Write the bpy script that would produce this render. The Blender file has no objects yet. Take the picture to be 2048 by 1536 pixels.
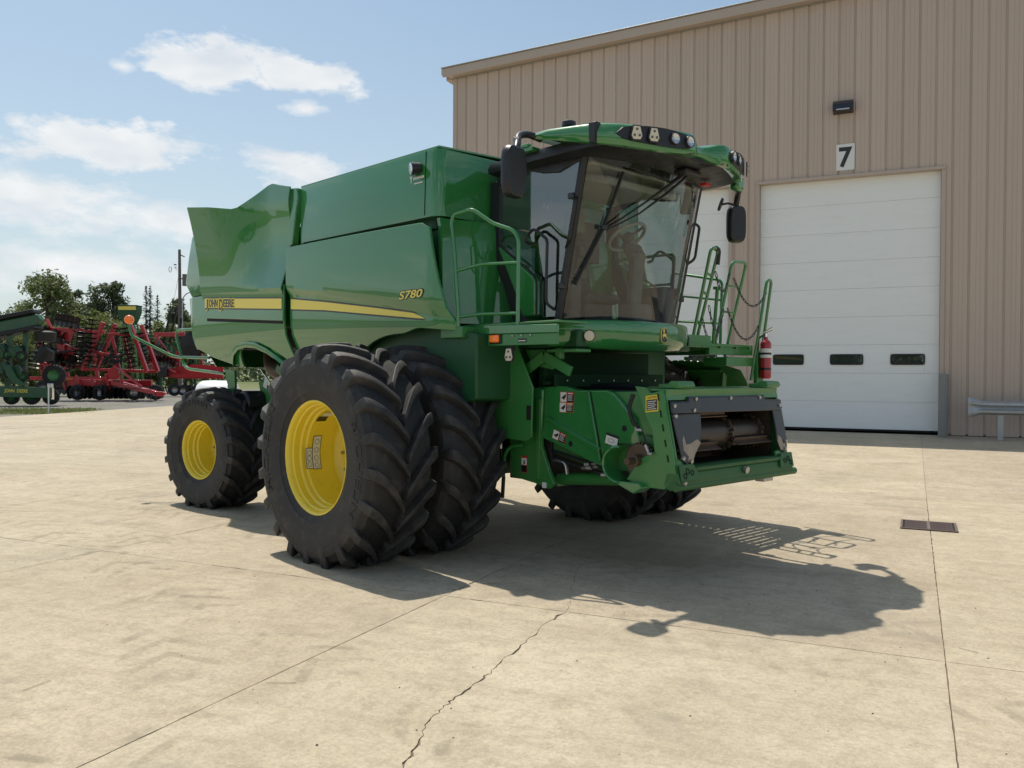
import bpy, bmesh, math, random
from mathutils import Vector, Matrix, Euler
from math import sin, cos, pi, radians, sqrt, atan2, hypot

# ------------------------------------------------------------------ camera
scene = bpy.context.scene
COL = scene.collection
CAM_H = 1.675
cam_d = bpy.data.cameras.new("camera")
cam_d.sensor_width = 36.0
cam_d.sensor_fit = 'HORIZONTAL'
cam_d.lens = 36.0 * 1710.76 / 2048.0
cam_d.clip_start = 0.1
cam_d.clip_end = 6000.0
cam = bpy.data.objects.new("camera", cam_d)
COL.objects.link(cam)
PITCH, ROLL, YAW = .01140341, .0056945, .4376558
_f = Vector((-sin(YAW), cos(YAW), 0)); _r = Vector((cos(YAW), sin(YAW), 0)); _u = Vector((0, 0, 1))
_f2 = _f * cos(PITCH) - _u * sin(PITCH); _u2 = _u * cos(PITCH) + _f * sin(PITCH)
_r2 = _r * cos(ROLL) + _u2 * sin(ROLL); _u3 = _u2 * cos(ROLL) - _r * sin(ROLL)
cam.matrix_world = Matrix(((_r2.x, _u3.x, -_f2.x, 0), (_r2.y, _u3.y, -_f2.y, 0), (_r2.z, _u3.z, -_f2.z, CAM_H), (0, 0, 0, 1)))
scene.camera = cam

# ------------------------------------------------------------------ light
SHX, SHY = .415, -.25                       # shadow offset on the ground per metre of height
SUN_EL = math.atan(1 / hypot(SHX, SHY))
SUN_AZ = atan2(-SHX, -SHY)                  # clockwise from +Y (towards the sun)
sun_d = bpy.data.lights.new("sun", 'SUN')
sun_d.energy = 3.65
sun_d.angle = radians(0.53)
sun_d.color = (1.0, .925, .815)
sun = bpy.data.objects.new("sun", sun_d)
sun.rotation_euler = Vector((SHX, SHY, -1)).to_track_quat('-Z', 'Y').to_euler()
sun.location = (-20, 10, 40)
COL.objects.link(sun)

scene.view_settings.view_transform = 'Standard'
scene.view_settings.look = 'None'
scene.view_settings.exposure = 0.20
scene.view_settings.gamma = 1.0
scene.view_settings.use_curve_mapping = False
scene.cycles.max_bounces = 5
scene.cycles.diffuse_bounces = 3
scene.cycles.glossy_bounces = 3
scene.cycles.transparent_max_bounces = 24
scene.cycles.use_denoising = True
scene.cycles.sample_clamp_indirect = 8.0

# ------------------------------------------------------------------ world: sky and clouds
world = bpy.data.worlds.new("World")
scene.world = world
world.use_nodes = True
def build_world():
    nt = world.node_tree; nt.nodes.clear()
    N = nt.nodes.new; L = nt.links.new
    def math_(op, a, b=None, clamp=False):
        n = N('ShaderNodeMath'); n.operation = op; n.use_clamp = clamp
        for i, v in enumerate((a, b)):
            if v is None: continue
            if isinstance(v, (int, float)): n.inputs[i].default_value = v
            else: L(v, n.inputs[i])
        return n.outputs[0]
    sky = N('ShaderNodeTexSky'); sky.sky_type = 'NISHITA'; sky.sun_disc = False
    sky.sun_elevation = SUN_EL; sky.sun_rotation = SUN_AZ
    sky.air_density = 1.0; sky.dust_density = 2.0; sky.ozone_density = .6; sky.altitude = 200
    geo = N('ShaderNodeTexCoord')
    sep = N('ShaderNodeSeparateXYZ'); L(geo.outputs['Generated'], sep.inputs[0])
    x, y, z = sep.outputs
    az = math_('ARCTAN2', x, y)             # radians clockwise from +Y
    el = math_('ARCSINE', z)
    def noise(scale, detail, rough, off, zs=2.2):
        m = N('ShaderNodeMapping'); m.inputs['Location'].default_value = off; m.inputs['Scale'].default_value = (1, 1, zs)
        L(geo.outputs['Generated'], m.inputs[0])
        n = N('ShaderNodeTexNoise'); n.inputs['Scale'].default_value = scale; n.inputs['Detail'].default_value = detail; n.inputs['Roughness'].default_value = rough
        L(m.outputs[0], n.inputs['Vector']); return n.outputs['Fac']
    n1 = noise(26, 4, .62, (0, 0, 0)); n2 = noise(14, 2, .55, (3.1, 1.7, .4))
    big = noise(3.2, 4, .6, (7.3, 2.2, 1.4), 3.0)
    # scattered fair-weather clouds all round the sky
    gen = math_('MULTIPLY', math_('SUBTRACT', big, .50), 6.0)
    # banks of cloud in view: centre azimuth, elevation, half width, half height, weight
    banks = CLOUDS
    tot = None
    wob = math_('MULTIPLY', math_('SUBTRACT', n1, .5), 1.7)
    for a0, e0, wa, we, k, tilt in banks:
        da = math_('SUBTRACT', az, a0)
        de = math_('SUBTRACT', math_('SUBTRACT', el, e0), math_('MULTIPLY', da, tilt))
        q = math_('ADD', math_('POWER', math_('MULTIPLY', da, 1 / wa), 2), math_('POWER', math_('MULTIPLY', de, 1 / we), 2))
        d = math_('SUBTRACT', 1.0, math_('SQRT', q))
        d = math_('MULTIPLY', math_('ADD', d, wob), k, True)
        tot = d if tot is None else math_('MAXIMUM', tot, d)
    # clouds elsewhere keep off the directions of the banks listed above
    front = math_('SUBTRACT', math_('ABSOLUTE', math_('SUBTRACT', az, -.62)), .50)
    front = math_('MULTIPLY', front, 4.0, True)
    hi = math_('MULTIPLY', math_('SUBTRACT', el, .52), 5.0, True)
    front = math_('MAXIMUM', front, hi)
    gen = math_('MULTIPLY', math_('MULTIPLY', gen, front), .8, True)
    dens = math_('MAXIMUM', tot, gen)
    # white haze low in the sky
    hz = math_('SUBTRACT', 1.0, math_('MULTIPLY', el, 1 / .62), True)
    hz = math_('POWER', hz, 1.7)
    hz = math_('MULTIPLY', hz, .78)
    shade = N('ShaderNodeMix'); shade.data_type = 'RGBA'
    L(math_('MULTIPLY', math_('SUBTRACT', n2, .3), 2.2, True), shade.inputs[0])
    shade.inputs[6].default_value = (CL * .74, CL * .79, CL * .84, 1)
    shade.inputs[7].default_value = (CL, CL * 1.0, CL * .985, 1)
    hcol = (HZ[0], HZ[1], HZ[2], 1)
    tint = N('ShaderNodeMix'); tint.data_type = 'RGBA'; tint.blend_type = 'MULTIPLY'; tint.inputs[0].default_value = 1.0; L(sky.outputs[0], tint.inputs[6]); tint.inputs[7].default_value = (.825, .945, .935, 1)
    m1 = N('ShaderNodeMix'); m1.data_type = 'RGBA'; L(hz, m1.inputs[0]); L(tint.outputs[2], m1.inputs[6]); m1.inputs[7].default_value = hcol
    m2 = N('ShaderNodeMix'); m2.data_type = 'RGBA'; L(math_('MULTIPLY', dens, .93), m2.inputs[0]); L(m1.outputs[2], m2.inputs[6]); L(shade.outputs[2], m2.inputs[7])
    bg = N('ShaderNodeBackground'); bg.inputs['Strength'].default_value = SKY_STRENGTH
    L(m2.outputs[2], bg.inputs[0])
    out = N('ShaderNodeOutputWorld'); L(bg.outputs[0], out.inputs[0])
SKY_STRENGTH = .115
CL = .86 / SKY_STRENGTH                     # cloud white before the strength is applied
HZ = (.60 / SKY_STRENGTH, .655 / SKY_STRENGTH, .67 / SKY_STRENGTH)
CLOUDS = [(-.775, .327, .085, .030, 2.6, .06), (-.690, .327, .085, .022, 2.4, -.16), (-.676, .291, .030, .011, 1.6, 0), (-.865, .313, .018, .008, 1.1, 0),
          (-.885, .235, .108, .027, 2.4, .03), (-.700, .236, .055, .013, 1.5, -.1), (-.675, .222, .065, .022, 1.7, -.1),
          (-.955, .172, .13, .034, 1.6, -.10), (-.815, .160, .08, .026, 1.3, -.05), (-.90, .105, .18, .034, 1.1, 0), (-.74, .12, .11, .026, .9, 0)]
build_world()
world.cycles.sampling_method = 'MANUAL'; world.cycles.sample_map_resolution = 512

# ------------------------------------------------------------------ helpers
random.seed(7)
def rnd(a, b): return random.uniform(a, b)

MATS = {}
def mat(name, col, rough=.5, metal=0.0, coat=0.0, var=0.0, vscale=3.0, dirt=None, dirt_amt=0.0, dirt_scale=1.6, bump=0.0, bscale=40.0,
        spec=.5, rvar=0.0, stretch=(1, 1, 1), emit=None, emit_s=0.0, coord='Object', coat_rough=.06):
    m = bpy.data.materials.new(name); m.use_nodes = True
    nt = m.node_tree; N = nt.nodes.new; L = nt.links.new
    b = nt.nodes['Principled BSDF']
    b.inputs['Base Color'].default_value = (*col, 1); b.inputs['Roughness'].default_value = rough
    b.inputs['Metallic'].default_value = metal; b.inputs['Coat Weight'].default_value = coat
    b.inputs['Coat Roughness'].default_value = coat_rough; b.inputs['Specular IOR Level'].default_value = spec
    if emit: b.inputs['Emission Color'].default_value = (*emit, 1); b.inputs['Emission Strength'].default_value = emit_s
    if var or dirt or bump or rvar:
        tc = N('ShaderNodeTexCoord'); mp = N('ShaderNodeMapping'); mp.inputs['Scale'].default_value = stretch
        L(tc.outputs[coord], mp.inputs[0])
        def nz(s, d=5, r=.6):
            n = N('ShaderNodeTexNoise'); n.inputs['Scale'].default_value = s; n.inputs['Detail'].default_value = d; n.inputs['Roughness'].default_value = r
            L(mp.outputs[0], n.inputs['Vector']); return n.outputs['Fac']
        cur = None
        if var:
            mx = N('ShaderNodeMix'); mx.data_type = 'RGBA'
            L(nz(vscale), mx.inputs[0])
            mx.inputs[6].default_value = (*[c * (1 - var) for c in col], 1); mx.inputs[7].default_value = (*[c * (1 + var) for c in col], 1)
            cur = mx.outputs[2]
        if dirt:
            rp = N('ShaderNodeMapRange'); rp.inputs[1].default_value = .52 ; rp.inputs[2].default_value = .78
            rp.inputs[4].default_value = dirt_amt; L(nz(dirt_scale, 8, .68), rp.inputs[0])
            mx = N('ShaderNodeMix'); mx.data_type = 'RGBA'; L(rp.outputs[0], mx.inputs[0])
            if cur: L(cur, mx.inputs[6])
            else: mx.inputs[6].default_value = (*col, 1)
            mx.inputs[7].default_value = (*dirt, 1); cur = mx.outputs[2]
        if cur: L(cur, b.inputs['Base Color'])
        if rvar:
            rp = N('ShaderNodeMapRange'); rp.inputs[1].default_value = .3; rp.inputs[2].default_value = .7
            rp.inputs[3].default_value = max(.02, rough - rvar); rp.inputs[4].default_value = min(1, rough + rvar); L(nz(vscale * 1.7), rp.inputs[0]); L(rp.outputs[0], b.inputs['Roughness'])
        if bump:
            bp = N('ShaderNodeBump'); bp.inputs['Strength'].default_value = bump; bp.inputs['Distance'].default_value = .02
            L(nz(bscale, 6, .65), bp.inputs['Height']); L(bp.outputs[0], b.inputs['Normal'])
    MATS[name] = m
    return m

def tag(o, label=None, cat=None, group=None, kind=None):
    if label: o['label'] = label
    if cat: o['category'] = cat
    if group: o['group'] = group
    if kind: o['kind'] = kind
    return o

def empty(name, loc=(0, 0, 0), rz=0, parent=None, rot=None):
    o = bpy.data.objects.new(name, None); COL.objects.link(o)
    o.empty_display_size = .1
    o.location = loc; o.rotation_euler = rot if rot else (0, 0, rz)
    if parent: o.parent = parent
    return o

class MB:
    """collects faces, then links them as one mesh object"""
    def __init__(s): s.v = []; s.f = []; s.mi = []; s.cur = 0
    def add(s, vs, fs):
        k = len(s.v); s.v += [tuple(p) for p in vs]
        for f in fs: s.f.append(tuple(i + k for i in f)); s.mi.append(s.cur)
        return s
    def box(s, c, d, rot=None):
        x, y, z = d[0] / 2, d[1] / 2, d[2] / 2
        vs = [Vector(p) for p in ((-x, -y, -z), (x, -y, -z), (x, y, -z), (-x, y, -z), (-x, -y, z), (x, -y, z), (x, y, z), (-x, y, z))]
        if rot is not None:
            R = rot if isinstance(rot, Matrix) else Euler(rot).to_matrix()
            vs = [R @ p for p in vs]
        c = Vector(c)
        return s.add([p + c for p in vs], [(0, 3, 2, 1), (4, 5, 6, 7), (0, 1, 5, 4), (1, 2, 6, 5), (2, 3, 7, 6), (3, 0, 4, 7)])
    def bar(s, a, b, w, h=None, up=(0, 0, 1)):
        """box-section bar from a to b"""
        a = Vector(a); b = Vector(b); h = h or w
        d = (b - a).normalized(); u = Vector(up)
        sd = d.cross(u)
        if sd.length < 1e-4: sd = d.cross(Vector((1, 0, 0)))
        sd.normalize(); u = sd.cross(d)
        q = [sd * (w / 2 * i) + u * (h / 2 * j) for i, j in ((-1, -1), (1, -1), (1, 1), (-1, 1))]
        return s.add([a + p for p in q] + [b + p for p in q], [(3, 2, 1, 0), (4, 5, 6, 7), (0, 1, 5, 4), (1, 2, 6, 5), (2, 3, 7, 6), (3, 0, 4, 7)])
    def tube(s, path, r, n=8, closed=False, caps=True):
        P = [Vector(p) for p in path]; m = len(P)
        T = []
        for i in range(m):
            a = P[(i - 1) % m] if (closed or i > 0) else P[i]; b = P[(i + 1) % m] if (closed or i < m - 1) else P[i]
            t = (b - a); T.append(t.normalized() if t.length > 1e-9 else Vector((0, 0, 1)))
        ref = Vector((0, 0, 1)) if abs(T[0].z) < .9 else Vector((1, 0, 0))
        nrm = (ref - T[0] * ref.dot(T[0])).normalized()
        vs = []
        for i in range(m):
            nrm = (nrm - T[i] * nrm.dot(T[i]))
            if nrm.length < 1e-6: nrm = T[i].orthogonal()
            nrm.normalize(); bn = T[i].cross(nrm)
            rr = r[i] if isinstance(r, (list, tuple)) else r
            vs += [P[i] + nrm * (rr * cos(2 * pi * k / n)) + bn * (rr * sin(2 * pi * k / n)) for k in range(n)]
        fs = []
        for i in range(m if closed else m - 1):
            j = (i + 1) % m
            for k in range(n):
                l = (k + 1) % n
                fs.append((i * n + k, i * n + l, j * n + l, j * n + k))
        if caps and not closed:
            fs.append(tuple(range(n - 1, -1, -1))); fs.append(tuple((m - 1) * n + k for k in range(n)))
        return s.add(vs, fs)
    def cyl(s, a, b, r, n=16, r2=None): return s.tube([a, b], [r, r if r2 is None else r2], n)
    def lathe(s, prof, n=32, axis='Y', c=(0, 0, 0), caps=False):
        """prof: (along axis, radius)"""
        vs = []; c = Vector(c)
        for a, r in prof:
            for k in range(n):
                t = 2 * pi * k / n
                p = {'Y': (r * cos(t), a, r * sin(t)), 'Z': (r * cos(t), r * sin(t), a), 'X': (a, r * cos(t), r * sin(t))}[axis]
                vs.append(Vector(p) + c)
        fs = []
        for i in range(len(prof) - 1):
            for k in range(n):
                l = (k + 1) % n
                fs.append((i * n + k, (i + 1) * n + k, (i + 1) * n + l, i * n + l))
        if caps: fs.append(tuple(range(n))); fs.append(tuple((len(prof) - 1) * n + k for k in reversed(range(n))))
        return s.add(vs, fs)
    def prism(s, poly, off, to3):
        """2-D outline poly extruded from off[0] to off[1]; to3(a,b,d) gives the point"""
        n = len(poly)
        return s.add([to3(a, b, off[0]) for a, b in poly] + [to3(a, b, off[1]) for a, b in poly],
                     [tuple(range(n)), tuple(range(2 * n - 1, n - 1, -1))] + [(i, i + n, (i + 1) % n + n, (i + 1) % n) for i in range(n)])
    def grid(s, pts, cu=False, cv=False):
        """rows of points"""
        m = len(pts); n = len(pts[0]); vs = [p for r in pts for p in r]; fs = []
        for i in range(m if cu else m - 1):
            for j in range(n if cv else n - 1):
                fs.append((i * n + j, i * n + (j + 1) % n, ((i + 1) % m) * n + (j + 1) % n, ((i + 1) % m) * n + j))
        return s.add(vs, fs)
    def sheet(s, pts, off):
        """grid of points thickened by vector off"""
        o = Vector(off); m = len(pts); n = len(pts[0])
        A = [Vector(p) for r in pts for p in r]; B = [p + o for p in A]; k = m * n; fs = []
        for i in range(m - 1):
            for j in range(n - 1):
                q = (i * n + j, i * n + j + 1, (i + 1) * n + j + 1, (i + 1) * n + j)
                fs.append(q); fs.append(tuple(x + k for x in reversed(q)))
        ring = [j for j in range(n)] + [i * n + n - 1 for i in range(1, m)] + [(m - 1) * n + j for j in range(n - 2, -1, -1)] + [i * n for i in range(m - 2, 0, -1)]
        for i in range(len(ring)):
            a, b = ring[i], ring[(i + 1) % len(ring)]; fs.append((b, a, a + k, b + k))
        return s.add(A + B, fs)
    def mesh(s, name, mats, smooth=35, recalc=True):
        me = bpy.data.meshes.new(name); me.from_pydata(s.v, [], s.f); me.update()
        for m in (mats if isinstance(mats, (list, tuple)) else [mats]): me.materials.append(MATS[m] if isinstance(m, str) else m)
        if len(me.materials) > 1:
            for p, i in zip(me.polygons, s.mi): p.material_index = i
        if recalc:
            bm = bmesh.new(); bm.from_mesh(me); bmesh.ops.recalc_face_normals(bm, faces=bm.faces); bm.to_mesh(me); bm.free()
        if smooth:
            me.polygons.foreach_set('use_smooth', [True] * len(me.polygons)); me.set_sharp_from_angle(angle=radians(smooth))
        return me
    def build(s, name, mats, parent=None, smooth=35, bevel=0, seg=2, recalc=True, loc=None, rot=None):
        me = s.mesh(name, mats, smooth, recalc)
        o = link(name, me, parent)
        if loc is not None: o.location = loc
        if rot is not None: o.rotation_euler = rot
        if bevel:
            b = o.modifiers.new('bevel', 'BEVEL'); b.width = bevel; b.segments = seg; b.limit_method = 'ANGLE'; b.angle_limit = radians(38); b.use_clamp_overlap = True
            b.harden_normals = False
        return o

def link(name, me, parent=None, loc=None, rot=None):
    o = bpy.data.objects.new(name, me); COL.objects.link(o)
    if parent: o.parent = parent
    if loc is not None: o.location = loc
    if rot is not None: o.rotation_euler = rot
    return o

def text_mesh(txt, size=1.0, shear=0.0, offset=0.0, depth=.002, sx=1.0, spacing=1.0):
    """(vertices, faces) of a line of lettering in the XY plane, centred"""
    c = bpy.data.curves.new('lettering', 'FONT'); c.body = txt; c.size = size; c.shear = shear; c.offset = offset; c.extrude = depth
    c.space_character = spacing; c.align_x = 'CENTER'; c.align_y = 'CENTER'; c.resolution_u = 3
    o = bpy.data.objects.new('lettering', c); COL.objects.link(o)
    dg = bpy.context.evaluated_depsgraph_get(); me = bpy.data.meshes.new_from_object(o.evaluated_get(dg))
    vs = [(v.co.x * sx, v.co.y, v.co.z) for v in me.vertices]; fs = [tuple(p.vertices) for p in me.polygons]
    bpy.data.objects.remove(o); bpy.data.curves.remove(c); bpy.data.meshes.remove(me)
    return vs, fs
def lettering(name, txt, mt, parent, M4, fit=None, **k):
    """lettering placed by matrix M4; fit=(width,height) scales it"""
    vs, fs = text_mesh(txt, **k)
    if fit:
        xs = [v[0] for v in vs]; ys = [v[1] for v in vs]
        cx, cy = (max(xs) + min(xs)) / 2, (max(ys) + min(ys)) / 2; sx = fit[0] / (max(xs) - min(xs)); sy = fit[1] / (max(ys) - min(ys))
        vs = [((x - cx) * sx, (y - cy) * sy, z) for x, y, z in vs]
    b = MB(); b.add([M4 @ Vector(v) for v in vs], fs)
    return b.build(name, mt, parent, smooth=0)
def frame4(o, ex, ey):
    ex = Vector(ex).normalized(); ey = Vector(ey); ey = (ey - ex * ey.dot(ex)).normalized(); ez = ex.cross(ey)
    return Matrix(((ex.x, ey.x, ez.x, o[0]), (ex.y, ey.y, ez.y, o[1]), (ex.z, ey.z, ez.z, o[2]), (0, 0, 0, 1)))
def lerp(a, b, t): return a + (b - a) * t
def sstep(t): t = max(0., min(1., t)); return t * t * (3 - 2 * t)
def curve1(pts):
    """piecewise-linear function through (x, y)"""
    def f(x):
        if x <= pts[0][0]: return pts[0][1]
        for (a, b), (c, d) in zip(pts, pts[1:]):
            if x <= c: return b + (d - b) * (x - a) / (c - a) if c > a else d
        return pts[-1][1]
    return f
def bend(pts, r, n=5):
    """polyline with rounded corners"""
    P = [Vector(p) for p in pts]; out = [P[0]]
    for i in range(1, len(P) - 1):
        a, b, c = P[i - 1], P[i], P[i + 1]; d1 = (a - b); d2 = (c - b)
        q = min(r, d1.length * .48, d2.length * .48); p1 = b + d1.normalized() * q; p2 = b + d2.normalized() * q
        for k in range(n + 1):
            t = k / n; out.append(p1 * (1 - t) ** 2 + b * (2 * t * (1 - t)) + p2 * t * t)
    out.append(P[-1]); return out

# ------------------------------------------------------------------ materials
mat('green_paint', (.030, .195, .048), .28, coat=1.0, var=.10, vscale=1.2, dirt=(.16, .15, .10), dirt_amt=.08, dirt_scale=2.2, spec=.12, coat_rough=.012)
mat('green_frame', (.036, .195, .044), .40, coat=.4, var=.12, vscale=2.0, dirt=(.15, .13, .08), dirt_amt=.25, dirt_scale=3.0, rvar=.10)
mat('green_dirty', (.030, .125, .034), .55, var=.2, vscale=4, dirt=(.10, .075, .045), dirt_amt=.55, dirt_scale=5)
MATS['green_paint'].node_tree.nodes['Principled BSDF'].inputs['Coat IOR'].default_value = 1.75
mat('yellow_paint', (.86, .65, .04), .38, coat=.35, var=.07, vscale=3, dirt=(.35, .24, .06), dirt_amt=.25, dirt_scale=5)
mat('yellow_decal', (.88, .70, .09), .4, coat=.3)
mat('black_decal', (.012, .012, .012), .4, coat=.3)
mat('white_decal', (.72, .72, .68), .45)
mat('red_decal', (.45, .03, .025), .45)
mat('orange_decal', (.55, .16, .03), .45)
mat('grey_decal', (.13, .13, .11), .5)
mat('rubber', (.017, .017, .018), .62, var=.3, vscale=5, dirt=(.105, .092, .074), dirt_amt=.55, dirt_scale=6.5, bump=.3, bscale=70)
mat('rubber_clean', (.012, .012, .013), .55, var=.2, vscale=8)
mat('black_plastic', (.012, .013, .016), .42, var=.15, vscale=6, rvar=.08, bump=.05, bscale=200)
mat('black_steel', (.016, .018, .024), .38, coat=.2, var=.2, vscale=5, dirt=(.10, .08, .06), dirt_amt=.3, dirt_scale=6)
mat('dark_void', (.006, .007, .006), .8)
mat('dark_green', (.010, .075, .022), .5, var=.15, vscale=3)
mat('steel', (.42, .42, .42), .35, metal=.9, var=.15, vscale=12)
mat('worn_steel', (.12, .085, .062), .5, metal=.55, var=.35, vscale=9, dirt=(.10, .055, .03), dirt_amt=.8, dirt_scale=7)
mat('chrome', (.75, .75, .76), .08, metal=1.0)
mat('mirror_glass', (.7, .72, .75), .03, metal=1.0)
mat('lamp_glass', (.62, .64, .66), .08, metal=.75)
mat('amber_lens', (.85, .17, .015), .25, coat=.6, emit=(1.0, .2, .01), emit_s=.12)
mat('reflector_plate', (.66, .60, .47), .45, var=.05)
mat('seat_cloth', (.05, .05, .05), .85, var=.2, vscale=20)
mat('cab_trim', (.075, .074, .070), .7, var=.15, vscale=8)
mat('cab_trim_light', (.24, .235, .21), .7, var=.1, vscale=8)
mat('red_paint', (.46, .012, .018), .42, coat=.3, var=.18, vscale=1.5, dirt=(.25, .10, .08), dirt_amt=.3, dirt_scale=3)
mat('extinguisher_red', (.38, .008, .012), .3, coat=.6)
mat('hose', (.010, .010, .010), .5)
mat('sticker_yellow', (.75, .55, .04), .45)
def edge_wear(name, col, lo=.515, hi=.60, amt=.7, sc=7):
    m = MATS[name]; nt = m.node_tree; N = nt.nodes.new; L = nt.links.new; b = nt.nodes['Principled BSDF']; src = b.inputs['Base Color'].links[0].from_socket
    g = N('ShaderNodeNewGeometry'); r = N('ShaderNodeMapRange'); r.inputs[1].default_value = lo; r.inputs[2].default_value = hi; L(g.outputs['Pointiness'], r.inputs[0])
    tc = N('ShaderNodeTexCoord'); nz = N('ShaderNodeTexNoise'); nz.inputs['Scale'].default_value = sc; nz.inputs['Detail'].default_value = 4; L(tc.outputs['Object'], nz.inputs['Vector'])
    r2 = N('ShaderNodeMapRange'); r2.inputs[1].default_value = .4; r2.inputs[2].default_value = .65; r2.inputs[4].default_value = amt; L(nz.outputs[0], r2.inputs[0])
    mu = N('ShaderNodeMath'); mu.operation = 'MULTIPLY'; L(r.outputs[0], mu.inputs[0]); L(r2.outputs[0], mu.inputs[1])
    x = N('ShaderNodeMix'); x.data_type = 'RGBA'; L(mu.outputs[0], x.inputs[0]); L(src, x.inputs[6]); x.inputs[7].default_value = (*col, 1); L(x.outputs[2], b.inputs['Base Color'])
edge_wear('rubber', (.105, .097, .086))
def glass_mat(name, tint, refl=1.0, rough=0.0, dirt=.04, base=.07):
    m = bpy.data.materials.new(name); m.use_nodes = True; nt = m.node_tree; nt.nodes.clear(); N = nt.nodes.new; L = nt.links.new
    tr = N('ShaderNodeBsdfTransparent'); tr.inputs[0].default_value = (*tint, 1)
    gl = N('ShaderNodeBsdfGlossy'); gl.inputs['Roughness'].default_value = rough; gl.inputs[0].default_value = (refl, refl, refl, 1)
    ge = N('ShaderNodeNewGeometry'); dp = N('ShaderNodeVectorMath'); dp.operation = 'DOT_PRODUCT'; L(ge.outputs['Incoming'], dp.inputs[0]); L(ge.outputs['Normal'], dp.inputs[1])
    def mt(op, a, b_=None):
        n = N('ShaderNodeMath'); n.operation = op
        for i, v in ((0, a), (1, b_)):
            if v is None: continue
            if isinstance(v, float): n.inputs[i].default_value = v
            else: L(v, n.inputs[i])
        return n.outputs[0]
    sch = mt('ADD', mt('MULTIPLY', mt('POWER', mt('SUBTRACT', 1.0, mt('ABSOLUTE', dp.outputs['Value'])), 4.2), .92), base)   # Schlick, the same from both sides
    mx = N('ShaderNodeMixShader'); L(sch, mx.inputs[0]); L(tr.outputs[0], mx.inputs[1]); L(gl.outputs[0], mx.inputs[2])
    df = N('ShaderNodeBsdfDiffuse'); df.inputs[0].default_value = (.45, .40, .32, 1)
    tc = N('ShaderNodeTexCoord'); nz = N('ShaderNodeTexNoise'); nz.inputs['Scale'].default_value = 2.5; nz.inputs['Detail'].default_value = 8; L(tc.outputs['Object'], nz.inputs['Vector'])
    mr = N('ShaderNodeMapRange'); mr.inputs[1].default_value = .4; mr.inputs[2].default_value = .75; mr.inputs[3].default_value = dirt * .4; mr.inputs[4].default_value = dirt * 1.6; L(nz.outputs[0], mr.inputs[0])
    m2 = N('ShaderNodeMixShader'); L(mr.outputs[0], m2.inputs[0]); L(mx.outputs[0], m2.inputs[1]); L(df.outputs[0], m2.inputs[2])
    out = N('ShaderNodeOutputMaterial'); L(m2.outputs[0], out.inputs[0]); MATS[name] = m
glass_mat('cab_glass', (.82, .90, .87), dirt=.008, base=.065)
glass_mat('side_glass', (.45, .53, .54), base=.17, dirt=.012)
glass_mat('door_glass', (.25, .28, .28), dirt=.02)

# ================================================================== SETTING
def ground_z(x, y):
    """the yard rises gently from the drain towards the building"""
    t = max(0., min(1., (y - 13.07) / (22.6 - 13.07)))
    k = max(0., min(1., (x + 27) / 10.))
    return .285 * t * k

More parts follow.
